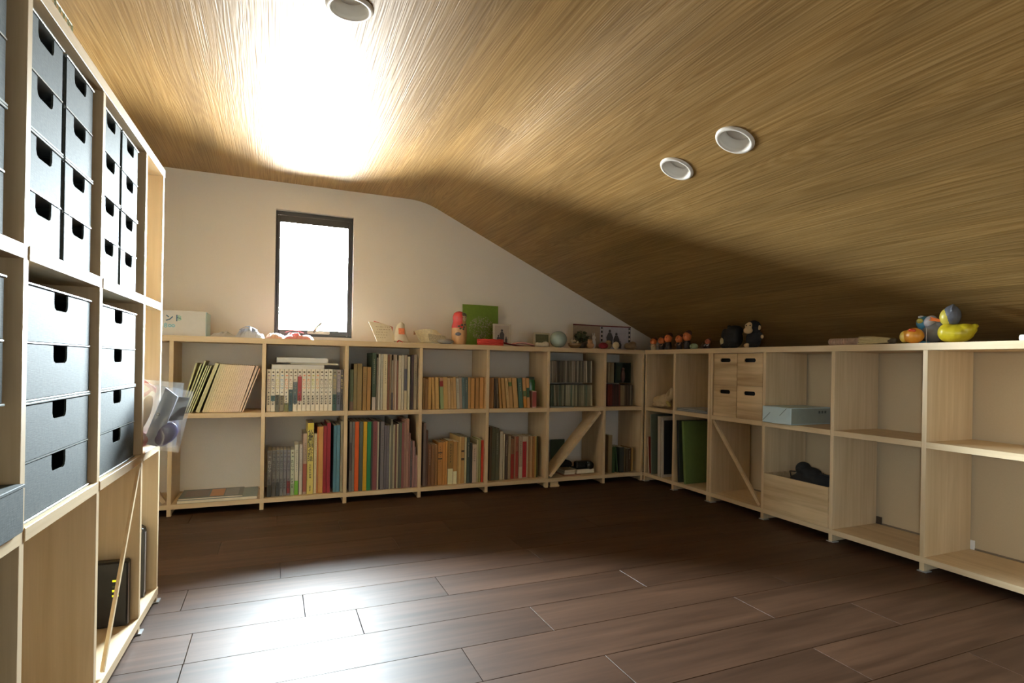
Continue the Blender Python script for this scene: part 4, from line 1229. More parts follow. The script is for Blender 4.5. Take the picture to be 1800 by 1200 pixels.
# ------------------------------------------------------------------ rest of the back shelf's cells
# dark green bottle-like pouch and small things in the fifth bay
t = thing('glass_jar', 'tall dark green glossy jar behind the small red-panelled booklet', 'jar', 'B', 1.885, 0.135, 0.487)
g = nb(); lathe(g, [(0, 0), (0.030, 0), (0.033, 0.006), (0.033, 0.150), (0.030, 0.165), (0.027, 0.170)], 28); obj('jar_body', g, plain('bottle_green', (0.02, 0.16, 0.05), 0.12, spec=0.8), t, True)
g = nb(); lathe(g, [(0.0285, 0.168), (0.0285, 0.182), (0.026, 0.185), (0, 0.185)], 28); obj('lid', g, plain('dark_lid', (0.02, 0.05, 0.03), 0.3), t, True)
# sixth bay floor-level: notebooks, case, camera, tool
flat('notebook', 'grey striped notebook pile bottom left behind the brace', 'notebook', 'B', 1.985, 0.13, 0.0560, 0.085, 0.12, 0.012, plain('grey_green_note', (0.16, 0.17, 0.12), 0.6), M['pages'])
flat('notebook', 'grey notebook on the striped one behind the brace', 'notebook', 'B', 1.987, 0.13, 0.0682, 0.080, 0.12, 0.010, plain('dark_note', (0.08, 0.08, 0.06), 0.6), M['pages'])
flat('notebook', 'topmost notebook of three behind the brace foot', 'notebook', 'B', 1.990, 0.13, 0.0785, 0.075, 0.12, 0.010, plain('grey_green_note', (0.16, 0.17, 0.12), 0.6), M['pages'])
flat('leaflet', 'reddish leaflet lying flat under the cream booklets', 'leaflet', 'B', 2.085, 0.03, 0.0552, 0.12, 0.15, 0.004, plain('reddish_leaflet', (0.34, 0.16, 0.10), 0.6))
flat('booklet', 'cream booklet on the reddish leaflet, lower of two', 'booklet', 'B', 2.100, 0.06, 0.059, 0.075, 0.11, 0.016, plain('cream_cover', (0.45, 0.36, 0.22), 0.6), M['cream'])
flat('booklet', 'cream booklet on the reddish leaflet, upper of two', 'booklet', 'B', 2.102, 0.06, 0.075, 0.073, 0.11, 0.012, plain('cream_cover', (0.45, 0.36, 0.22), 0.6), M['cream'])
t = thing('camera', 'black camera lying on a stack at right of the brace bay', 'camera', 'B', 2.195, 0.075, 0.0878)
g = nb(); bx(g, 0, 0.115, 0, 0.05, 0, 0.045, 0.008); obj('camera_body', g, M['black'], t)
g = nb(); lathe(g, [(0, 0), (0.024, 0), (0.024, 0.03), (0.020, 0.034), (0, 0.034)], 20); bmesh.ops.transform(g, matrix=Matrix.Translation((0.085, 0.0, 0.022)) @ Matrix.Rotation(PI / 2, 4, 'X'), verts=g.verts); obj('lens', g, plain('lens_black', (0.02, 0.02, 0.02), 0.15), t, True)
flat('small_box', 'dark box with a white edge strip under the camera', 'box', 'B', 2.190, 0.06, 0.0595, 0.125, 0.12, 0.028, plain('dark_green_box', (0.03, 0.04, 0.03), 0.5), M['cream'])
t = thing('cloth_bundle', 'black cloth bundle behind the cream booklets in brace bay', 'bag', 'B', 2.07, 0.21, 0.085)
g = nb()
for k in range(6):
    ell(g, (0.03 + 0.018 * k, 0.01 * math.sin(k), 0.022 + 0.008 * math.cos(2 * k)), (0.035, 0.03, 0.026))
obj('cloth', remesh(g, 0.006), M['black_cloth'], t, True)
box('support', M['black_cloth'], t, 0.0, 0.14, -0.02, 0.03, -0.028, 0.012)
flat('folder', 'dark green upright folder standing at the back of brace bay', 'folder', 'B', 2.10, 0.262, 0.0552, 0.10, 0.012, 0.20, plain('dark_green_folder', (0.05, 0.08, 0.05), 0.6))
t = thing('hair_dryer', 'black tool with a small white glint leaning at left of brace bay', 'tool', 'B', 1.985, 0.22, 0.0555, tilt=0.0)
g = nb(); ell(g, (0.03, 0, 0.10), (0.028, 0.026, 0.10)); ell(g, (0.045, 0, 0.16), (0.035, 0.022, 0.028), rot=(0, -0.5, 0)); obj('tool_body', remesh(g, 0.006), M['black'], t, True)
t['category'] = 'tool'; t.name = 'power_tool'
g = nb(); bx(g, 0.034, 0.040, -0.03, -0.027, 0.13, 0.16, 0.0005); obj('glint_strip', g, plain('bright_glint', (0.7, 0.72, 0.72), 0.2, metal=0.9), t)  # bright metal strip stands in for the glint on the tool
# blue grey tray under the discs
flat('tray', 'thin blue grey tray under the lower disc row in sixth bay', 'tray', 'B', 1.972, 0.006, 0.487, 0.16, 0.05, 0.006, plain('blue_grey_tray', (0.17, 0.21, 0.22), 0.4))
# dark green figure box in the corner bay
t = thing('figure_box', 'dark green window box with a small figure, upper corner bay', 'box', 'B', 2.478, 0.09, 0.638)
g = nb(); bx(g, 0, 0.003, 0, 0.10, 0, 0.135); bx(g, 0.117, 0.12, 0, 0.10, 0, 0.135); bx(g, 0.003, 0.117, 0.095, 0.10, 0, 0.135); bx(g, 0.003, 0.117, 0, 0.095, 0, 0.003); bx(g, 0.003, 0.117, 0, 0.095, 0.132, 0.135)
obj('box_body', g, plain('dark_bottle_green', (0.03, 0.05, 0.035), 0.4), t)
g = nb(); ell(g, (0.085, 0.04, 0.09), (0.011, 0.011, 0.012)); ell(g, (0.085, 0.04, 0.045), (0.016, 0.014, 0.044)); obj('figure', remesh(g, 0.003), plain('dusky_figure', (0.16, 0.09, 0.08), 0.7), t, True)
g = nb(); sheet(g, 6, 2, lambda s, q: (0.03 + 0.03 * s, 0.03, 0.02 + 0.09 * q)); obj('card', g, plain('dull_green_card', (0.05, 0.07, 0.04), 0.6), t)
# little wooden blocks wedged under the shelf
t = thing('wood_block', 'pale wooden block lying on floor under the brace bay', 'block', 'B', 1.975, 0.0, 0.0)
g = nb(); bx(g, 0, 0.062, 0, 0.05, 0, 0.014, 0.003); obj('lower_block', g, M['birch_u'], t)
g = nb(); bx(g, 0.003, 0.056, 0.003, 0.046, 0.014, 0.030, 0.003); obj('upper_block', g, M['birch_u'], t)
# white paper box with printed lettering on the left end
t = thing('paper_box', 'white cardboard box with blue lettering at the left end of window shelf', 'box', 'B', -0.24, 0.045, 0.8573)
g = nb(); bx(g, 0, 0.356, 0, 0.22, 0, 0.121, 0.001); obj('carton', g, plain('white_card', (0.66, 0.65, 0.63), 0.6, var=0.04), t)
g = nb(); bx(g, 0.356, 0.3575, 0.002, 0.218, 0.001, 0.120); obj('end_panel', g, plain('pale_blue_card', (0.55, 0.80, 0.86), 0.5), t)
bl = plain('blue_print', (0.06, 0.14, 0.24), 0.6); gr = plain('green_print', (0.30, 0.55, 0.45), 0.6); tq = plain('turquoise_print', (0.25, 0.55, 0.65), 0.6)
for body, x, z, sz, mm in (('リント', 0.203, 0.082, 0.036, bl), ('B', 0.246, 0.084, 0.034, gr), ('8∞', 0.205, 0.047, 0.034, tq)):
    o = obj('lettering', text_bm(body, sz), mm, t, loc=(x, -0.0006, z))

def crumple(w, dp, h, seed, amp, nx=16, ny=8, skew=0.0):
    g = nb()
    def f(s, q):
        e = (math.sin(PI * s) ** 0.6) * (math.sin(PI * q) ** 0.6) if 0 < s < 1 and 0 < q < 1 else 0
        n = noise.noise(Vector((s * 4 + seed, q * 3, seed))) + 0.6 * noise.noise(Vector((s * 11, q * 8 + seed, 1)))
        return (s * w + 0.05 * w * n * (1 - e) * 0.4, q * dp, 0.001 + h * e * (0.72 + amp * n) + skew * s * e)
    sheet(g, nx, ny, f)
    def f2(s, q):
        p = f(s, q)
        return (p[0], p[1], 0.0005)
    sheet(g, nx, ny, f2)
    return g
t = thing('plastic_bag', 'flat clear plastic bag right beside the white box', 'plastic bag', 'B', 0.130, 0.03, 0.8573)
obj('film', crumple(0.125, 0.12, 0.030, 1, 0.5), M['bag_white'], t)
t = thing('plastic_bag', 'fuller blue white plastic bag with a grey fold, left of window', 'plastic bag', 'B', 0.242, 0.03, 0.8573)
obj('film', crumple(0.135, 0.13, 0.060, 5, 0.5), M['bag_white'], t)
g = nb(); sheet(g, 10, 3, lambda s, q: (0.02 + 0.08 * s, 0.02 + 0.04 * q, 0.038 + 0.018 * math.sin(PI * s) + 0.006 * q), 0.001); obj('grey_fold', g, plain('blue_grey_film', (0.16, 0.20, 0.24), 0.4), t, True)
t = thing('packet', 'peach packet lying below the window left corner', 'packet', 'B', 0.378, 0.03, 0.8573)
obj('wrapper', crumple(0.10, 0.10, 0.038, 8, 0.5), plain('peach_film', (0.74, 0.45, 0.32), 0.4), t)
t = thing('packet', 'red and white crumpled packet in front of the window handle', 'packet', 'B', 0.462, 0.03, 0.8573)
obj('wrapper', crumple(0.15, 0.11, 0.044, 11, 0.7), plain('red_white_film', (0.66, 0.28, 0.26), 0.35, var=0.5, scale=60), t)
g = nb(); sheet(g, 10, 3, lambda s, q: (0.01 + 0.09 * s, 0.01 + 0.05 * q, 0.036 + 0.012 * math.sin(PI * s)), 0.001); obj('red_fold', g, plain('red_film', (0.55, 0.10, 0.12), 0.4), t, True)

# open cards / books standing on the shelf
def fan(g, pts, y0, y1, th=0.002):
    prism(g, pts, y0, y1, 'Y')
t = thing('greeting_card', 'cream open card with writing and red flowers right of window', 'card', 'B', 0.895, 0.05, 0.8573)
g = nb(); sheet(g, 10, 8, lambda s, q: (0.043 * (1 - q) + s * (0.105 + 0.02 * q) , 0.02 + 0.04 * q + 0.01 * s, 0.002 + (0.112 - 0.022 * s * s) * q), 0.0015); obj('card_page', g, M['cream'], t)
g = nb(); sheet(g, 8, 4, lambda s, q: (0.030 + s * 0.105, 0.070, 0.085 - 0.03 * s + 0.035 * q), 0.001); obj('flower_print', g, plain('red_flower_print', (0.55, 0.13, 0.12), 0.6, var=0.8, scale=160), t)
g = nb()
rs = random.Random(3)
for k in range(5):
    x_ = 0.035 + rs.random() * 0.01
    zz = 0.085 - 0.015 * k
    while x_ < 0.115 - 0.006 * k:
        w_ = rs.uniform(0.003, 0.007)
        yy = 0.0178 + 0.04 * (zz / 0.112) - 0.001 + 0.01 * ((x_ - 0.04) / 0.11)
        bx(g, x_, x_ + w_, yy - 0.0030, yy - 0.0026, zz, zz + 0.0025)
        x_ += w_ + rs.uniform(0.002, 0.009)
obj('handwriting', g, plain('brown_ink', (0.25, 0.16, 0.08), 0.7), t)
t = thing('pouch', 'white rounded pouch with an orange panel against the flower card', 'pouch', 'B', 1.020, 0.062, 0.8600)
g = nb(); sheet(g, 10, 10, lambda s, q: (0.010 + 0.020 * q * q + s * (0.085 - 0.045 * q), 0.012 + 0.02 * q - 0.016 * math.sin(PI * s), 0.002 + 0.100 * q + 0.012 * q * math.sin(PI * s)), 0.004)
obj('pouch_body', g, M['cream'], t, True)
g = nb(); sheet(g, 6, 6, lambda s, q: (0.032 + 0.034 * s, -0.004 + 0.010 * q + 0.004 * abs(s - 0.5), 0.045 + 0.034 * q), 0.001); obj('orange_panel', g, plain('orange_stamp', (0.74, 0.22, 0.10), 0.6, var=0.5, scale=200), t, True)
g = nb(); tube(g, [(0.035, 0.01, 0.012), (0.028, -0.02, 0.006), (0.018, -0.040, 0.0), (0.012, -0.046, -0.018)], 0.003, 6); tube(g, [(0.035, 0.01, 0.012), (0.040, -0.025, 0.006), (0.046, -0.042, 0.0), (0.048, -0.046, -0.016)], 0.002, 6)
obj('red_cord', g, M['red'], t, True)
t = thing('photo_book', 'tilted cream booklet with brown corner before the painted doll', 'booklet', 'B', 1.150, 0.06, 0.8573)
def _pg(s, q):
    bl, br, tl, tr = Vector((0.030, 0.0, 0.003)), Vector((0.205, 0.0, 0.003)), Vector((0.0, 0.05, 0.072)), Vector((0.130, 0.06, 0.080))
    a_ = bl.lerp(br, s).lerp(tl.lerp(tr, s), q)
    return (a_.x, a_.y + 0.008 * math.sin(2 * PI * s), a_.z + 0.010 * math.sin(PI * s) * q)
g = nb(); sheet(g, 12, 6, _pg, 0.003); obj('page', g, plain('yellow_cream_page', (0.66, 0.60, 0.42), 0.7, var=0.35, scale=90), t)
g = nb(); sheet(g, 12, 3, lambda s, q: (0.075 + 0.10 * s, -0.004 + 0.030 * q, 0.018 + 0.040 * q - 0.01 * s), 0.0015); obj('sketch_print', g, plain('grey_sketch', (0.42, 0.38, 0.28), 0.7, var=0.8, scale=160), t)
g = nb(); sheet(g, 6, 3, lambda s, q: (0.0 + s * 0.06, 0.068, 0.050 + 0.022 * q + 0.006 * math.sin(PI * s)), 0.001); obj('brown_print', g, plain('brown_print2', (0.33, 0.16, 0.08), 0.6, var=0.5, scale=150), t)
g = nb(); sheet(g, 10, 3, lambda s, q: (-0.03 + s * 0.19, -0.02 + 0.02 * q, 0.0015 + 0.006 * abs(math.sin(4 * s))), 0.001); obj('loose_sheet', g, M['white_paper'], t)
t = thing('pebble', 'smooth grey pebble lying in front of the cream booklet', 'stone', 'B', 1.312, 0.035, 0.8573)
g = nb(); ell(g, (0, 0, 0.015), (0.050, 0.028, 0.0155)); obj('stone', g, plain('grey_stone', (0.30, 0.29, 0.26), 0.6, var=0.25), t, True)

# painted nesting doll
t = thing('nesting_doll', 'painted wooden nesting doll with red scarf beside the green picture', 'doll', 'B', 1.404, 0.075, 0.8573)
g = nb()
prf = [(0, 0), (0.034, 0), (0.038, 0.004), (0.043, 0.03), (0.045, 0.06), (0.0445, 0.09), (0.041, 0.115), (0.037, 0.130), (0.0365, 0.137), (0.038, 0.150), (0.0375, 0.165), (0.031, 0.182), (0.018, 0.191), (0, 0.193)]
lathe(g, prf, 32); obj('doll_body', g, plain('orange_lacquer', (0.62, 0.36, 0.17), 0.25, var=0.15), t, True)
g = nb(); lathe(g, [(r_ + 0.0012, z_) for r_, z_ in [(0.0433, 0.096), (0.0425, 0.108), (0.0370, 0.130), (0.0365, 0.137), (0.038, 0.150), (0.0375, 0.165), (0.031, 0.182), (0.018, 0.191)]] + [(0, 0.195)], 32)
# the scarf leaves the face side open
bmesh.ops.delete(g, geom=[f for f in g.faces if f.calc_center_median().x > 0.010 and f.calc_center_median().y < 0.02 and f.calc_center_median().z < 0.186], context='FACES')
obj('scarf', g, plain('red_lacquer', (0.66, 0.07, 0.07), 0.2), t, True)
g = nb(); ell(g, (0.016, -0.021, 0.155), (0.020, 0.017, 0.023)); obj('face', g, plain('doll_face', (0.55, 0.38, 0.24), 0.3), t, True)
g = nb(); ell(g, (0.014, -0.017, 0.170), (0.0235, 0.020, 0.018)); obj('hair', g, plain('doll_hair', (0.10, 0.085, 0.05), 0.3), t, True)
for sx in (0.010, 0.023):
    g = nb(); ell(g, (sx, -0.0372, 0.157), (0.0026, 0.0015, 0.0022), seg=8); obj('eye', g, M['ink'], t, True)
g = nb()
for (a_, z_, r_) in ((-1.9, 0.105, 0.008), (-1.5, 0.112, 0.009), (-1.2, 0.100, 0.008), (-1.0, 0.115, 0.007), (-1.7, 0.092, 0.008), (-1.3, 0.088, 0.008)):
    ell(g, (0.0425 * math.cos(a_), 0.0425 * math.sin(a_), z_), (r_, 0.004, r_ * 0.8), rot=(0, 0, a_ + PI / 2), seg=8)
obj('painted_leaves', g, plain('leaf_paint', (0.10, 0.11, 0.07), 0.35), t, True)
g = nb(); ell(g, (-0.018, -0.0405, 0.060), (0.017, 0.006, 0.010), rot=(0, 0, -0.42), seg=12); obj('painted_bird', g, plain('blue_grey_paint', (0.09, 0.10, 0.14), 0.35), t, True)

# green picture with a pale blossoming tree
t = thing('picture', 'green picture of a pale tree leaning on the back wall', 'picture', 'B', 1.474, 0.235, 0.8573, rx=-0.05)
box('board', plain('leaf_green_picture', (0.14, 0.24, 0.02), 0.5, var=0.2, scale=60), t, 0, 0.232, 0, 0.004, 0, 0.256)
g = nb()
rs = random.Random(5)
for k in range(420):
    a_, r_ = rs.uniform(0, 2 * PI), rs.random() ** 0.5
    x_, z_ = 0.125 + r_ * 0.085 * math.cos(a_), 0.112 + r_ * 0.075 * math.sin(a_)
    s_ = rs.uniform(0.0015, 0.0042)
    q = rs.uniform(0, 3)
    prism(g, [(x_ + s_ * math.cos(q), z_ + s_ * math.sin(q)), (x_ + s_ * math.cos(q + 2.1), z_ + s_ * 1.5 * math.sin(q + 2.1)), (x_ + s_ * math.cos(q + 4.2), z_ + s_ * math.sin(q + 4.2))], -0.0006, 0, 'Y')
o = obj('blossom_print', g, plain('grey_blossom', (0.36, 0.33, 0.24), 0.6, var=0.5, scale=300), t)
o['kind'] = 'stuff'
g = nb()
for q in range(9):
    a_ = -1.2 + q * 0.3
    tube(g, [(0.125, -0.0004, 0.03), (0.125 + 0.02 * math.sin(a_), -0.0004, 0.07), (0.125 + 0.07 * math.sin(a_), -0.0004, 0.10 + 0.05 * math.cos(a_))], 0.0008, 5)
obj('branch_print', g, plain('dark_branch', (0.07, 0.06, 0.03), 0.7), t)

def photo_frame(label, fr, u, d, z, w, h, fm, pic, figs, rz=0.0, bw=0.012):
    t = thing('framed_photo', label, 'photo frame', fr, u, d, z, rz=rz, rx=-0.08)
    g = nb()
    for q in ((0, bw, 0, h), (w - bw, w, 0, h), (bw, w - bw, 0, bw), (bw, w - bw, h - bw, h)):
        bx(g, q[0], q[1], 0, 0.008, q[2], q[3], 0.0008)
    obj('frame', g, fm, t)
    box('photograph', pic, t, bw, w - bw, 0.003, 0.006, bw, h - bw)
    for (x_, z_, s_, m_) in figs:
        g = nb()
        prism(g, [(x_ + 0.5 * s_ * math.cos(k), z_ + 0.42 * s_ + 0.16 * s_ * 0 + 0.12 * s_ * math.sin(k) + 0.14 * s_) if False else (x_ + 0.10 * s_ * math.cos(k * PI / 4), z_ + 0.9 * s_ + 0.10 * s_ * math.sin(k * PI / 4)) for k in range(8)], 0.0022, 0.003, 'Y')
        prism(g, [(x_ - 0.16 * s_, z_), (x_ + 0.16 * s_, z_), (x_ + 0.2 * s_, z_ + 0.6 * s_), (x_ + 0.07 * s_, z_ + 0.8 * s_), (x_ - 0.07 * s_, z_ + 0.8 * s_), (x_ - 0.2 * s_, z_ + 0.6 * s_)], 0.0022, 0.003, 'Y')
        obj('printed_figure', g, m_, t)
    return t
dk = plain('dark_print', (0.05, 0.045, 0.05), 0.5)
photo_frame('white framed photo of figures against the green picture', 'B', 1.632, 0.12, 0.8573, 0.117, 0.137, plain('off_white_frame', (0.50, 0.45, 0.37), 0.5), plain('pale_photo', (0.42, 0.36, 0.30), 0.4), [(0.058, 0.03, 0.075, dk), (0.035, 0.02, 0.05, dk), (0.085, 0.02, 0.04, dk)])
photo_frame('small cream framed landscape photo behind the white shell', 'B', 1.905, 0.12, 0.8573, 0.108, 0.092, plain('cream_frame', (0.45, 0.40, 0.28), 0.5), plain('olive_photo', (0.10, 0.10, 0.05), 0.4, var=0.5, scale=80), [], bw=0.009)
# red woven basket, pink cloth, wooden tray
t = thing('woven_ring', 'bright red woven oval basket in front of the green picture', 'basket', 'B', 1.590, 0.055, 0.8573)
for k in range(4):
    g = nb(); tube(g, [(0.078 * math.cos(a_), 0.036 * math.sin(a_), 0.005 + 0.009 * k + 0.0012 * math.sin(9 * a_ + k * PI)) for a_ in [i * 2 * PI / 40 for i in range(41)]], 0.0058, 6); obj('woven_coil', g, M['red'], t, True)
g = nb(); lathe(g, [(0, 0), (0.034, 0), (0.034, 0.003), (0, 0.003)], 24); bmesh.ops.scale(g, vec=(2.1, 1, 1), verts=g.verts); obj('base', g, M['dark_red'], t)
t = thing('folded_cloth', 'pink folded cloth on a dark red strip beside red basket', 'cloth', 'B', 1.700, 0.035, 0.8573)
g = nb(); sheet(g, 12, 6, lambda s, q: (0.035 + 0.14 * s, 0.05 * q + 0.01, 0.010 + 0.020 * math.sin(PI * (s * 0.9 + 0.05)) * (1 - s * 0.6) + 0.003 * math.sin(9 * q)), 0.004); obj('pink_cloth', g, M['pink'], t, True)
g = nb(); sheet(g, 12, 3, lambda s, q: (0.21 * s - 0.04, 0.004 + 0.05 * q, 0.0045 + 0.022 * (1 - s) ** 3), 0.004); obj('dark_strip', g, M['dark_red'], t, True)
# shell, blue ball
t = thing('seashell', 'small white seashell in front of the landscape photo', 'shell', 'B', 1.925, 0.045, 0.8573)
g = nb(); ell(g, (-0.012, 0, 0.014), (0.030, 0.02, 0.014)); ell(g, (0.020, 0, 0.018), (0.024, 0.02, 0.018)); ell(g, (-0.034, 0, 0.016), (0.014, 0.012, 0.014)); obj('shell_body', remesh(g, 0.003), plain('shell_white', (0.64, 0.58, 0.44), 0.5, var=0.2), t, True)
t = thing('glass_ball', 'pale blue glass ball with fine ribs on the window shelf', 'ball', 'B', 2.051, 0.080, 0.8573)
g = nb()
prf = [(0.053 * math.sin(a_), 0.0525 - 0.0525 * math.cos(a_)) for a_ in [i * PI / 16 for i in range(17)]]
prf[0] = (0, 0); prf[-1] = (0, 0.105)
lathe(g, prf, 48)
for v in g.verts:
    a_ = math.atan2(v.co.y, v.co.x)
    k = 1 + 0.018 * math.cos(24 * a_)
    v.co.x *= k; v.co.y *= k
obj('ball_body', g, plain('pale_blue_glaze', (0.36, 0.46, 0.43), 0.2, var=0.15), t, True)
# dried flowers bowl, plant, small trinkets
t = thing('bowl', 'small brown bowl of dried flower heads beside blue ball', 'bowl', 'B', 2.155, 0.055, 0.8573)
g = nb(); lathe(g, [(0, 0.0), (0.022, 0.0), (0.040, 0.016), (0.045, 0.030), (0.042, 0.030), (0.036, 0.016), (0, 0.006)], 24); obj('bowl_body', g, plain('brown_glaze', (0.22, 0.13, 0.06), 0.4), t, True)
rs = random.Random(9)
for k in range(12):
    a_ = k * 2.4
    g = nb(); ell(g, (0.026 * math.cos(a_) * rs.random() ** 0.3, 0.026 * math.sin(a_) * rs.random() ** .3, 0.034 + rs.uniform(0, 0.014)), (0.010, 0.010, 0.009), seg=8)
    obj('flower_head', g, plain('dried_flower_%d' % (k % 3), ((0.42, 0.30, 0.14), (0.50, 0.40, 0.26), (0.10, 0.06, 0.03))[k % 3], 0.8, var=0.4), t)
t = thing('potted_plant', 'dark green bushy miniature plant before the open album', 'plant', 'B', 2.225, 0.095, 0.8573)
g = nb(); lathe(g, [(0, 0), (0.020, 0), (0.026, 0.035), (0.023, 0.035), (0.02, 0.03), (0, 0.03)], 20); obj('pot', g, plain('dark_pot', (0.06, 0.04, 0.03), 0.5), t, True)
g = nb()
rs = random.Random(2)
for k in range(240):
    v = Vector((rs.gauss(0, 1), rs.gauss(0, 1), rs.gauss(0, 1))).normalized() * rs.uniform(0.6, 1.0)
    c_ = Vector((v.x * 0.052, v.y * 0.04, 0.078 + v.z * 0.038))
    q = Vector((rs.uniform(-1, 1), rs.uniform(-1, 1), rs.uniform(-1, 1))).normalized()
    p_ = q.cross(v).normalized()
    vs = [g.verts.new(c_ + q * 0.009), g.verts.new(c_ + p_ * 0.004), g.verts.new(c_ - q * 0.009), g.verts.new(c_ - p_ * 0.004)]
    g.faces.new(vs)
o = obj('foliage', g, plain('dark_foliage', (0.045, 0.06, 0.025), 0.7, var=0.4), t)
o['kind'] = 'stuff'
g = nb(); tube(g, [(0, 0, 0.03), (0.003, 0.002, 0.06), (0, 0, 0.085)], 0.003, 6); obj('stem', g, plain('stem_brown', (0.12, 0.08, 0.04), 0.8), t)
def lumps(name, label, cat, fr, u, d, z, parts, mat, vox=0.003, rz=0.0):
    t = thing(name, label, cat, fr, u, d, z, rz=rz)
    g = nb()
    for c_, r_ in parts:
        ell(g, c_, r_)
    obj('figure_body', remesh(g, vox), mat, t, True)
    return t
t = lumps('ornament', 'orange brown bear-shaped clay ornament in front of the album', 'ornament', 'B', 2.262, 0.045, 0.8573, [((0, 0, 0.020), (0.026, 0.018, 0.020)), ((-0.004, -0.002, 0.044), (0.018, 0.015, 0.014)), ((0.010, 0, 0.056), (0.005, 0.004, 0.005)), ((-0.016, 0, 0.056), (0.005, 0.004, 0.005))], plain('orange_clay', (0.45, 0.24, 0.11), 0.6, var=0.3))
t = lumps('ornament', 'small white rabbit-like ornament against the album fold', 'ornament', 'B', 2.318, 0.105, 0.8573, [((0, 0, 0.035), (0.017, 0.013, 0.035)), ((0, -0.004, 0.074), (0.014, 0.012, 0.014)), ((-0.006, 0, 0.094), (0.004, 0.003, 0.013)), ((0.007, 0, 0.094), (0.004, 0.003, 0.013))], plain('white_china', (0.62, 0.60, 0.58), 0.35))
t = lumps('ball', 'dark red knitted ball before the album', 'ball', 'B', 2.357, 0.045, 0.8573, [((0, 0, 0.021), (0.033, 0.028, 0.021))], plain('dark_red_wool', (0.22, 0.015, 0.03), 0.9, var=0.4, scale=200, bump=0.5))
t = lumps('ball', 'small cream ball with a stub at the shelf edge', 'ball', 'B', 2.446, 0.035, 0.8573, [((0, 0, 0.027), (0.023, 0.021, 0.023)), ((0, 0, 0.006), (0.012, 0.012, 0.006))], plain('cream_wood_ball', (0.60, 0.50, 0.30), 0.5))
t = lumps('ornament', 'brown rounded wooden ornament behind the cream ball', 'ornament', 'B', 2.410, 0.085, 0.8573, [((0, 0, 0.024), (0.034, 0.022, 0.024)), ((0.01, 0, 0.046), (0.018, 0.016, 0.014))], plain('brown_wood_lump', (0.34, 0.23, 0.13), 0.6, var=0.3))
t = lumps('ornament', 'rough brown driftwood piece at the corner end of window shelf', 'ornament', 'B', 2.588, 0.08, 0.8573, [((0, 0, 0.022), (0.045, 0.03, 0.022)), ((0.018, 0.004, 0.040), (0.026, 0.02, 0.018)), ((-0.03, 0, 0.030), (0.016, 0.014, 0.018))], plain('driftwood', (0.28, 0.19, 0.11), 0.8, var=0.5, scale=60, bump=0.5), 0.004)
# open album with film-strip borders
t = thing('photo_album', 'open upright photo album with film-strip border near the corner', 'album', 'B', 2.395, 0.155, 0.8573)
for side, ang, wd, pm in ((-1, 0.10, 0.213, plain('beige_album_page', (0.33, 0.25, 0.18), 0.5, var=0.2)), (1, -0.06, 0.232, plain('lilac_album_page', (0.40, 0.38, 0.44), 0.5, var=0.2))):
    pg = bpy.data.objects.new('album_page', None)
    g = nb(); bx(g, 0 if side > 0 else -wd, wd if side > 0 else 0, 0, 0.004, 0, 0.158, 0.0005)
    pg = obj('album_page', g, pm, t, rot=(0, 0, -ang * side * 1.0 if side < 0 else ang))
    xx0, xx1 = (0, wd) if side > 0 else (-wd, 0)
    g = nb(); bx(g, xx0, xx1, -0.001, 0.005, 0.152, 0.160, 0.0005); obj('dark_red_binding', g, plain('maroon_binding', (0.12, 0.02, 0.02), 0.5), pg)
    if side > 0:
        for xa in (0.006, wd - 0.018):
            g = nb(); bx(g, xa, xa + 0.013, -0.0008, 0, 0.0, 0.150); obj('film_strip', g, M['ink'], pg)
            for k in range(5):
                g = nb(); bx(g, xa + 0.002, xa + 0.011, -0.0014, -0.0008, 0.014 + 0.028 * k, 0.026 + 0.028 * k); obj('film_hole', g, plain('film_hole_white', (0.62, 0.58, 0.52), 0.5), pg)
        for (x_, z_, s_) in ((0.072, 0.03, 0.105), (0.122, 0.02, 0.095), (0.150, 0.01, 0.05)):
            g = nb()
            prism(g, [(x_ + 0.09 * s_ * math.cos(k * PI / 4), z_ + 0.9 * s_ + 0.10 * s_ * math.sin(k * PI / 4)) for k in range(8)], -0.0012, 0, 'Y')
            prism(g, [(x_ - 0.18 * s_, z_), (x_ + 0.18 * s_, z_), (x_ + 0.24 * s_, z_ + 0.5 * s_), (x_ + 0.10 * s_, z_ + 0.8 * s_), (x_ - 0.10 * s_, z_ + 0.8 * s_), (x_ - 0.24 * s_, z_ + 0.5 * s_)], -0.0012, 0, 'Y')
            obj('printed_figure', g, dk, pg)

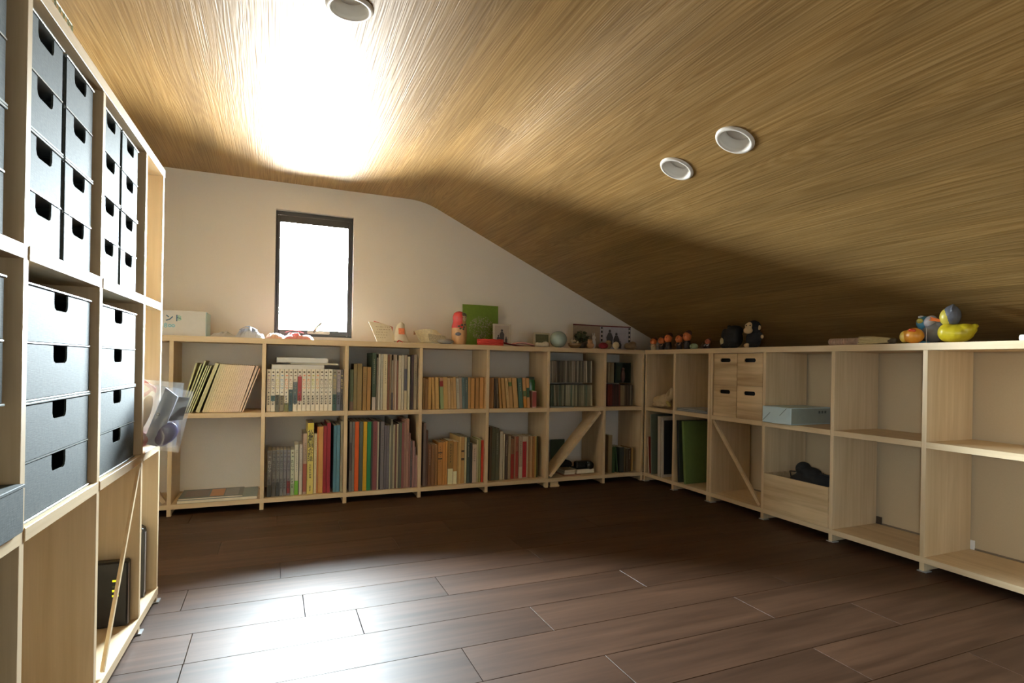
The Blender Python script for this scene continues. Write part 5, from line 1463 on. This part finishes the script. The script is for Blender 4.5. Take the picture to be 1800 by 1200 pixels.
# ------------------------------------------------------------------ things on top of the right-hand shelf
ZT = 0.8573
def little_figure(label, u, d, h, body_c, head_c, foot_c, sc=1.0, arm=True):
    t = thing('figurine', label, 'figurine', 'R', u, d, ZT, 'wooden figurines on the right shelf' if False else None)
    hz = h * 0.62
    g = nb(); lathe(g, [(0, 0), (0.017 * sc, 0), (0.019 * sc, h * 0.2), (0.015 * sc, h * 0.42), (0.010 * sc, h * 0.48), (0, h * 0.49)], 18); obj('torso', g, plain('figurine_body', body_c, 0.5, var=0.2), t, True)
    g = nb(); ell(g, (0, -0.003, hz), (0.024 * sc, 0.022 * sc, h * 0.24)); obj('head', g, plain('figurine_head', head_c, 0.5, var=0.25, scale=120), t, True)
    g = nb(); ell(g, (0.002, 0.006, hz + h * 0.17), (0.020 * sc, 0.018 * sc, h * 0.15)); obj('cap', g, plain('figurine_cap', (0.07, 0.025, 0.015), 0.7), t, True)
    for sx in (-1, 1):
        g = nb(); ell(g, (sx * 0.008 * sc, -0.023 * sc, hz + h * 0.04), (0.0025, 0.002, 0.003), seg=8); obj('eye', g, M['ink'], t)
        if arm:
            g = nb(); tube(g, [(sx * 0.014 * sc, -0.004, h * 0.42), (sx * 0.022 * sc, -0.012, h * 0.32), (sx * 0.014 * sc, -0.020, h * 0.26)], 0.0035, 6); obj('arm', g, plain('figurine_arm', foot_c, 0.5), t, True)
    return t
OR = (0.60, 0.15, 0.04)
little_figure('orange headed figurine with cream body, leftmost in the corner', -0.620, 0.05, 0.092, (0.50, 0.40, 0.24), OR, (0.5, 0.3, 0.2))
little_figure('orange headed figurine with dark body, second from the corner', -0.545, 0.06, 0.098, (0.03, 0.02, 0.02), OR, (0.5, 0.3, 0.2))
little_figure('taller orange headed figurine, third from corner with dark tuft', -0.473, 0.06, 0.116, (0.025, 0.015, 0.012), OR, (0.03, 0.02, 0.02), 1.1)
little_figure('orange headed figurine at left of the close pair', -0.352, 0.05, 0.104, (0.03, 0.02, 0.02), OR, (0.5, 0.3, 0.2))
little_figure('tallest orange headed figurine at right of the close pair', -0.300, 0.07, 0.126, (0.03, 0.02, 0.02), (0.62, 0.16, 0.05), (0.03, 0.02, 0.02), 1.15)
little_figure('tiny red headed figurine in dark dress with white collar', -0.100, 0.06, 0.068, (0.05, 0.02, 0.02), (0.45, 0.12, 0.06), (0.6, 0.6, 0.65), 0.7)
t = thing('figurine', 'tiny dark brown cone figurine left of the red headed one', 'figurine', 'R', -0.146, 0.06, ZT)
g = nb(); lathe(g, [(0, 0), (0.018, 0), (0.016, 0.012), (0.008, 0.022), (0.009, 0.028), (0, 0.034)], 16); obj('figure_body', g, plain('dark_brown_lacquer', (0.07, 0.03, 0.02), 0.4), t, True)
t = thing('coin_jar', 'small round pale green jar between the orange figures and doll', 'jar', 'R', -0.213, 0.05, ZT)
g = nb(); lathe(g, [(0, 0), (0.016, 0), (0.024, 0.010), (0.025, 0.020), (0.018, 0.030), (0.012, 0.034), (0, 0.035)], 24); obj('jar_body', g, plain('pale_green_glaze', (0.30, 0.38, 0.22), 0.3), t, True)
g = nb(); tube(g, [(0.012 * math.cos(a_), -0.0235, 0.018 + 0.010 * math.sin(a_)) for a_ in [i * PI / 6 for i in range(13)]], 0.0015, 5); obj('ring_mark', g, plain('dark_green_paint', (0.06, 0.10, 0.05), 0.4), t)
# dark gorilla-like plush with its back turned and a monkey
t = thing('stuffed_animal', 'bulky black plush animal with one pale paw beside the monkey', 'plush toy', 'R', 0.078, 0.085, ZT)
g = nb()
for c_, r_ in (((0, 0, 0.055), (0.060, 0.045, 0.055)), ((0.005, 0.005, 0.098), (0.052, 0.042, 0.030)), ((-0.045, -0.020, 0.070), (0.020, 0.020, 0.042)), ((0.048, -0.018, 0.070), (0.018, 0.020, 0.040)), ((-0.030, -0.030, 0.015), (0.024, 0.028, 0.015)), ((0.032, -0.030, 0.015), (0.024, 0.028, 0.015)), ((-0.035, 0.0, 0.122), (0.012, 0.01, 0.010))):
    ell(g, c_, r_)
obj('plush_body', remesh(g, 0.005), M['black_cloth'], t, True)
g = nb(); ell(g, (-0.047, -0.040, 0.040), (0.012, 0.008, 0.020)); obj('pale_paw', g, plain('pale_paw_felt', (0.55, 0.48, 0.26), 0.8), t, True)
t = thing('stuffed_animal', 'black monkey plush with a tan face and tan paws', 'plush toy', 'R', 0.243, 0.065, ZT, rz=0.5)
g = nb()
for c_, r_ in (((0.010, 0.0, 0.045), (0.034, 0.030, 0.046)), ((0.005, 0, 0.108), (0.038, 0.035, 0.037)), ((0.040, -0.008, 0.060), (0.015, 0.016, 0.024)), ((-0.018, -0.012, 0.045), (0.014, 0.015, 0.030)), ((0.0, -0.02, 0.012), (0.034, 0.024, 0.013))):
    ell(g, c_, r_)
obj('plush_body', remesh(g, 0.004), M['black_cloth'], t, True)
tan = plain('tan_felt', (0.62, 0.45, 0.25), 0.8)
g = nb(); ell(g, (-0.010, -0.024, 0.112), (0.022, 0.016, 0.022)); ell(g, (-0.014, -0.034, 0.090), (0.024, 0.018, 0.018)); obj('face', remesh(g, 0.003), tan, t, True)
g = nb(); ell(g, (0.037, -0.014, 0.105), (0.009, 0.007, 0.013)); obj('ear', g, tan, t, True)
g = nb(); ell(g, (-0.034, -0.004, 0.116), (0.007, 0.007, 0.010)); obj('ear', g, tan, t, True)
for sx in (-0.022, -0.002):
    g = nb(); ell(g, (sx, -0.040, 0.116), (0.0035, 0.003, 0.004), seg=8); obj('eye', g, M['ink'], t)
g = nb(); ell(g, (0.052, -0.014, 0.058), (0.009, 0.009, 0.010)); obj('paw', g, tan, t, True)
g = nb(); ell(g, (-0.018, -0.036, 0.012), (0.016, 0.012, 0.012)); obj('foot', g, tan, t, True)
# rolled mat and straw brush
t = thing('rolled_mat', 'brownish ribbed flat roll lying left of the straw brush', 'mat', 'R', 0.740, 0.035, ZT)
g = nb()
for k in range(12):
    ell(g, (0.008 + 0.0122 * k, 0.0, 0.016), (0.0074, 0.02, 0.0155), seg=10)
obj('mat_body', g, plain('red_brown_straw', (0.42, 0.27, 0.18), 0.8, var=0.3), t, True)
t = thing('straw_brush', 'straw brush with pale bristles lying left of the yellow duck', 'brush', 'R', 0.888, 0.035, ZT)
rs = random.Random(8)
g = nb()
for k in range(90):
    y_, z_ = rs.uniform(-0.018, 0.018), rs.uniform(0.003, 0.034)
    tube(g, [(rs.uniform(0, 0.01), y_, z_), (0.06, y_ * 0.95, z_ * 0.95 + 0.001), (0.14, y_ * 0.55, 0.013 + (z_ - 0.013) * 0.5)], 0.0011, 4, False)
o = obj('bristles', g, plain('straw', (0.62, 0.50, 0.26), 0.7, var=0.3), t)
o['kind'] = 'stuff'
g = nb(); lathe(g, [(0, 0), (0.011, 0), (0.012, 0.02), (0.008, 0.03), (0, 0.032)], 14); bmesh.ops.transform(g, matrix=Matrix.Translation((0.13, 0, 0.013)) @ Matrix.Rotation(PI / 2, 4, 'Y'), verts=g.verts); obj('grip', g, plain('dark_binding', (0.06, 0.04, 0.02), 0.7), t, True)
# bath ducks
t = thing('rubber_duck', 'yellow orange bath duck tipped on its beak at the shelf edge', 'duck toy', 'R', 1.108, 0.045, ZT)
g = nb(); ell(g, (0.004, 0, 0.031), (0.037, 0.030, 0.031)); ell(g, (-0.026, -0.004, 0.030), (0.018, 0.018, 0.024)); obj('duck_body', remesh(g, 0.003), plain('duck_orange', (0.74, 0.30, 0.03), 0.35, var=0.2), t, True)
g = nb(); ell(g, (-0.030, -0.006, 0.028), (0.017, 0.018, 0.023)); obj('duck_cheek', g, plain('duck_yellow', (0.80, 0.56, 0.10), 0.35), t, True)
g = nb(); ell(g, (0.006, -0.024, 0.052), (0.010, 0.008, 0.007)); ell(g, (0.016, -0.020, 0.050), (0.008, 0.006, 0.008)); obj('beak', remesh(g, 0.002), plain('duck_beak_red', (0.60, 0.08, 0.02), 0.35), t, True)
t = thing('bird_toy', 'blue and white bath bird with green feet behind the orange duck', 'duck toy', 'R', 1.130, 0.105, ZT)
g = nb(); ell(g, (0.02, 0, 0.045), (0.045, 0.032, 0.040)); ell(g, (0.045, 0, 0.070), (0.020, 0.018, 0.020)); obj('bird_body', remesh(g, 0.003), plain('bird_grey', (0.20, 0.19, 0.18), 0.4), t, True)
g = nb(); ell(g, (-0.014, -0.006, 0.082), (0.028, 0.026, 0.028)); obj('head', g, plain('bird_blue', (0.07, 0.24, 0.36), 0.3), t, True)
g = nb(); ell(g, (0.012, -0.008, 0.086), (0.020, 0.028, 0.026), rot=(0, 0.5, 0)); obj('white_band', g, plain('bird_white', (0.62, 0.60, 0.66), 0.3), t, True)
g = nb(); ell(g, (-0.016, -0.030, 0.090), (0.013, 0.005, 0.010)); obj('yellow_patch', g, plain('bird_yellow', (0.45, 0.38, 0.06), 0.3), t, True)
g = nb(); ell(g, (-0.022, -0.012, 0.106), (0.012, 0.010, 0.006)); obj('white_crest', g, plain('bird_white', (0.62, 0.60, 0.66), 0.3), t, True)
g = nb(); ell(g, (-0.004, -0.02, 0.006), (0.02, 0.018, 0.006)); obj('foot', g, plain('bird_blue', (0.07, 0.24, 0.36), 0.3), t, True)
t = thing('pin_stand', 'thin upright wire peg between the two bath birds', 'peg', 'R', 1.160, 0.045, ZT)
g = nb(); lathe(g, [(0, 0), (0.008, 0), (0.008, 0.002), (0.0014, 0.003), (0.0014, 0.056), (0.0022, 0.058), (0, 0.060)], 10); obj('peg_body', g, plain('grey_wire', (0.36, 0.32, 0.28), 0.4), t, True)
t = thing('rubber_duck', 'large yellow bath duck with grey hood and orange beak', 'duck toy', 'R', 1.245, 0.085, ZT, rz=0.35)
g = nb()
ell(g, (0, 0, 0.036), (0.056, 0.045, 0.035)); ell(g, (0.026, 0, 0.048), (0.038, 0.036, 0.024)); ell(g, (0.056, 0, 0.062), (0.012, 0.014, 0.008)); ell(g, (-0.026, 0, 0.040), (0.034, 0.040, 0.036))
obj('duck_body', remesh(g, 0.0035), plain('duck_bright_yellow', (0.62, 0.50, 0.02), 0.35, var=0.1), t, True)
g = nb(); ell(g, (-0.026, 0, 0.098), (0.029, 0.028, 0.034)); obj('face', g, plain('duck_face_yellow', (0.66, 0.55, 0.08), 0.35), t, True)
g = nb(); ell(g, (-0.016, 0.001, 0.103), (0.031, 0.031, 0.039)); ell(g, (-0.012, 0, 0.141), (0.006, 0.006, 0.006)); ell(g, (-0.010, 0, 0.120), (0.006, 0.032, 0.022)); obj('hood', remesh(g, 0.003), plain('hood_grey', (0.11, 0.12, 0.15), 0.4), t, True)
g = nb(); prism(g, [(-0.050, 0.090), (-0.085, 0.102), (-0.078, 0.093), (-0.088, 0.088), (-0.050, 0.080)], -0.010, 0.010, 'Y'); obj('beak', g, plain('beak_orange', (0.75, 0.16, 0.02), 0.35), t)
t = thing('tape_roll', 'small white tube at the right photo edge on the shelf', 'tube', 'R', 1.47, 0.09, ZT)
g = nb(); lathe(g, [(0, 0), (0.012, 0), (0.012, 0.05), (0.008, 0.055), (0, 0.055)], 16); bmesh.ops.transform(g, matrix=Matrix.Translation((-0.02, 0, 0.012)) @ Matrix.Rotation(PI / 2, 4, 'Y'), verts=g.verts); obj('tube_body', g, M['white_plastic'], t, True)

# ------------------------------------------------------------------ things in the right-hand shelf
# four small wooden drawers with oval grips
for cx in range(2):
    for cz in range(2):
        t = thing('wooden_box', 'pale wooden drawer box with oval grip, %s %s of four' % (('lower', 'upper')[cz], ('left', 'right')[cx]), 'wooden box', 'R', 0.020 + cx * 0.181, 0.004, 0.4872 + cz * 0.1705, 'wooden drawer boxes in the third bay')
        W_, H_ = 0.177, 0.1695
        g = nb()
        ys = (0.0, 0.006)
        zc_ = H_ - 0.036
        hw_, hr_ = 0.040, 0.0105
        # front board with an oval slot: ring of quads between slot and outline
        n_ = 28
        ins, outs = [], []
        for k in range(n_):
            a_ = 2 * PI * k / n_
            cxx, czz = math.cos(a_), math.sin(a_)
            ins.append((W_ / 2 + (hw_ - hr_) * (1 if cxx > 0.001 else -1 if cxx < -0.001 else 0) + hr_ * cxx, zc_ + hr_ * czz))
            # project the direction to the outline
            dx_, dz_ = cxx * 1.0, czz * 0.9
            tx = (W_ / 2) / abs(dx_) if abs(dx_) > 1e-6 else 1e9
            tz = ((H_ - zc_) if dz_ > 0 else zc_) / abs(dz_) if abs(dz_) > 1e-6 else 1e9
            q = min(tx, tz)
            outs.append((W_ / 2 + dx_ * q, zc_ + dz_ * q))
        for c_ in ((0, 0), (W_, 0), (0, H_), (W_, H_)):       # snap the nearest outline point to each corner
            k = min(range(n_), key=lambda i: (outs[i][0] - c_[0]) ** 2 + (outs[i][1] - c_[1]) ** 2)
            outs[k] = c_
        V = [[g.verts.new((p[0], y_, p[1])) for p in lst] for y_ in ys for lst in (ins, outs)]
        for k in range(n_):
            j = (k + 1) % n_
            g.faces.new((V[0][k], V[0][j], V[1][j], V[1][k]))
            g.faces.new((V[2][k], V[3][k], V[3][j], V[2][j]))
            g.faces.new((V[0][k], V[2][k], V[2][j], V[0][j]))
            g.faces.new((V[1][k], V[1][j], V[3][j], V[3][k]))
        bmesh.ops.recalc_face_normals(g, faces=g.faces)
        obj('front_board', g, M['drawer_wood'], t)
        g = nb(); bx(g, 0, 0.006, 0.006, 0.24, 0, H_); bx(g, W_ - 0.006, W_, 0.006, 0.24, 0, H_); bx(g, 0.006, W_ - 0.006, 0.234, 0.24, 0, H_); bx(g, 0.006, W_ - 0.006, 0.006, 0.234, 0, 0.006); bx(g, 0.006, W_ - 0.006, 0.006, 0.234, H_ - 0.004, H_)
        obj('carcass', g, M['drawer_wood'], t)
        g = nb(); bx(g, 0.010, W_ - 0.010, 0.03, 0.22, 0.007, H_ - 0.02); obj('contents', g, M['black_cloth'], t)
# big wooden bin with black jumble
t = thing('wooden_bin', 'large striped pale wooden bin on the bottom shelf', 'wooden box', 'R', 0.4045, -0.004, 0.0558)
for q in ((0, 0.371, 0, 0.009), (0, 0.371, 0.255, 0.264)):
    g = nb(); bx(g, q[0], q[1], q[2], q[3], 0, 0.178, 0.001); obj('panel', g, M['drawer_wood'], t)
g = nb(); bx(g, 0, 0.009, 0.009, 0.255, 0, 0.178); obj('side_panel', g, M['drawer_wood'], t)
g = nb(); bx(g, 0.362, 0.371, 0.009, 0.255, 0, 0.178); obj('side_panel', g, M['drawer_wood'], t)
g = nb(); bx(g, 0.009, 0.362, 0.009, 0.255, 0, 0.006); obj('bottom_panel', g, M['drawer_wood'], t)
t = thing('cable_bundle', 'black tangled cables and cloth heaped in the wooden bin', 'cables', 'R', 0.58, 0.13, 0.066)
g = nb()
rs = random.Random(12)
for k in range(16):
    x_ = rs.uniform(-0.12, 0.13)
    top = 0.235 - abs(x_ + 0.02) * 0.75
    ell(g, (x_, rs.uniform(-0.06, 0.06), rs.uniform(0.045, max(0.06, top - 0.03))), (rs.uniform(0.03, 0.045), 0.035, rs.uniform(0.022, 0.04)), rot=(rs.uniform(-.5, .5), rs.uniform(-.5, .5), 0), seg=10)
ell(g, (-0.02, 0, 0.033), (0.12, 0.08, 0.03)); ell(g, (-0.02, 0, 0.12), (0.11, 0.08, 0.07)); ell(g, (-0.055, 0.0, 0.20), (0.035, 0.04, 0.035)); ell(g, (-0.01, 0.0, 0.185), (0.05, 0.05, 0.03)); ell(g, (0.05, 0.0, 0.16), (0.06, 0.05, 0.035))
obj('cloth', remesh(g, 0.006), M['black_cloth'], t, True)
for k in range(3):
    rs = random.Random(k)
    p_ = [(rs.uniform(-0.12, 0.10), rs.uniform(-0.07, 0.03), 0.14)]
    for j in range(6):
        p_.append((max(-0.14, min(0.14, p_[-1][0] + rs.uniform(-0.05, 0.05))), max(-0.09, min(0.08, p_[-1][1] + rs.uniform(-0.04, 0.04))), rs.uniform(0.14, 0.225 - abs(p_[-1][0]) * 0.5)))
    g = nb(); tube(g, p_, 0.003, 6); obj('cable', g, M['black'], t, True)
t = thing('adapter', 'small grey plug adapter at the right inside wooden bin', 'adapter', 'R', 0.718, 0.03, 0.0625)
g = nb(); bx(g, 0, 0.045, 0, 0.04, 0, 0.135, 0.004); obj('adapter_body', g, plain('grey_adapter', (0.20, 0.18, 0.19), 0.4), t)
g = nb(); bx(g, 0.012, 0.034, 0.010, 0.03, 0.135, 0.150, 0.002); obj('plug', g, M['black'], t)
# ream of paper jutting over the shelf edge
t = thing('paper_ream', 'wrapped blue white paper ream jutting over the shelf edge', 'paper pack', 'R', 0.402, -0.018, 0.4870)
g = nb(); bx(g, 0, 0.176, 0, 0.262, 0, 0.080, 0.002); obj('wrapped_pack', g, plain('pale_blue_wrap', (0.52, 0.66, 0.70), 0.5, var=0.05), t)
for (xa, za, xb, zb) in ((0.004, 0.010, 0.050, 0.050), (0.150, 0.076, 0.110, 0.040)):
    g = nb(); tube(g, [(xa, -0.0004, za), (xb, -0.0004, zb)], 0.0012, 5); obj('fold_line', g, plain('fold_shadow', (0.14, 0.17, 0.18), 0.6), t)
g = nb(); bx(g, 0.176, 0.1766, 0.004, 0.258, 0.004, 0.076); obj('shaded_side', g, plain('grey_green_shade', (0.30, 0.34, 0.29), 0.6, var=0.08), t)  # darker grey-green panel paints shade onto the unlit side of the pack
for k in range(3):
    g = nb(); bx(g, 0.1766, 0.1770, 0.18 + 0.02 * k, 0.192 + 0.02 * k, 0.052, 0.064); obj('label_mark', g, plain('label_mark', (0.10, 0.12, 0.11), 0.6), t)
# papers lying in the second bay, upper
t = thing('paper_stack', 'low stack of grey blue papers on the middle board near corner', 'papers', 'R', -0.318, 0.008, 0.4870)
for k in range(4):
    g = nb(); bx(g, 0.004 * (k % 2), 0.285 - 0.006 * k, 0.003 * (k % 3), 0.21, 0.0045 * k, 0.0045 * k + 0.0035); obj('paper_sheet', g, plain('blue_grey_paper_%d' % (k % 2), ((0.20, 0.22, 0.24), (0.36, 0.38, 0.38))[k % 2], 0.6), t)
# lying plush animal in the corner bay
t = thing('stuffed_animal', 'pale tan plush dog slumped in the upper corner cell', 'plush toy', 'R', -0.482, 0.035, 0.4915)
t.scale = (0.70, 0.85, 0.9)
g = nb()
for c_, r_ in (((-0.09, 0.03, 0.042), (0.095, 0.050, 0.040)), ((-0.02, 0.03, 0.052), (0.062, 0.045, 0.045)), ((0.055, 0.03, 0.085), (0.045, 0.036, 0.036)), ((0.088, 0.028, 0.110), (0.032, 0.028, 0.036)), ((-0.02, -0.012, 0.016), (0.058, 0.020, 0.016)), ((-0.105, -0.010, 0.014), (0.048, 0.020, 0.014)), ((0.02, 0.03, 0.03), (0.04, 0.035, 0.03))):
    ell(g, c_, r_)
obj('plush_body', remesh(g, 0.006, 3), plain('pale_tan_plush', (0.48, 0.36, 0.21), 0.9, var=0.25, scale=120, bump=0.5), t, True)
g = nb(); ell(g, (0.070, 0.002, 0.100), (0.012, 0.008, 0.030), rot=(0, 0.4, 0)); obj('ear', g, plain('tan_plush_ear', (0.36, 0.25, 0.13), 0.9), t, True)
g = nb(); ell(g, (0.075, 0.0, 0.030), (0.035, 0.016, 0.012), rot=(0, 0.5, 0)); obj('paw', g, plain('yellow_plush_paw', (0.45, 0.36, 0.12), 0.9), t, True)
# big upright boards, frames, albums in the corner cells (lower row)
def upright(name, label, cat, u, d, w, dp, h, mat, tilt, edge=None, face=None):
    t = thing(name, label, cat, 'R', u, d, 0.0555 + (w * math.sin(tilt) if tilt > 0 else 0), None, tilt=tilt)
    if edge:
        g = nb(); bx(g, 0.0015, w - 0.0015, 0.0, dp, 0, h); obj('page_block', g, edge, t)
        for xa in (0, w - 0.0015):
            g = nb(); bx(g, xa, xa + 0.0015, -0.001, dp + 0.001, 0, h + 0.001); obj('cover', g, mat, t)
    else:
        g = nb(); bx(g, 0, w, 0, dp, 0, h, 0.001); obj('board', g, mat, t)
    if face:
        g = nb(); bx(g, w, w + 0.0006, 0.012, dp - 0.012, 0.018, h - 0.018); obj('face_panel', g, face, t)
    return t
upright('book', 'red book leaning at the far end of corner floor cell', 'book', -0.598, 0.010, 0.014, 0.16, 0.235, plain('worn_red_cover', (0.28, 0.045, 0.03), 0.5), -0.08, M['pages'])
upright('board', 'thin grey green board with pale edge in the corner floor cell', 'board', -0.560, 0.006, 0.006, 0.26, 0.385, plain('grey_green_board', (0.11, 0.13, 0.10), 0.6), -0.05, M['cream'])
upright('display_board', 'white edged black panel frame in the corner floor cell', 'picture frame', -0.490, 0.004, 0.030, 0.26, 0.380, plain('pale_frame', (0.50, 0.44, 0.36), 0.5), -0.02, None, M['black'])
upright('display_board', 'thin white frame right against the black panel frame', 'picture frame', -0.452, 0.004, 0.012, 0.26, 0.375, plain('pale_frame', (0.50, 0.44, 0.36), 0.5), -0.02, None, plain('blue_black_panel', (0.015, 0.02, 0.025), 0.4))
upright('album', 'dark green album leaning behind the big green board', 'album', -0.292, 0.012, 0.020, 0.24, 0.370, plain('dark_green_album', (0.03, 0.045, 0.03), 0.6), -0.06, M['black_cloth'])
upright('board', 'large bright green board leaning in the second floor cell', 'board', -0.236, 0.012, 0.020, 0.255, 0.372, plain('moss_green_board', (0.13, 0.20, 0.055), 0.7, var=0.15), -0.085)
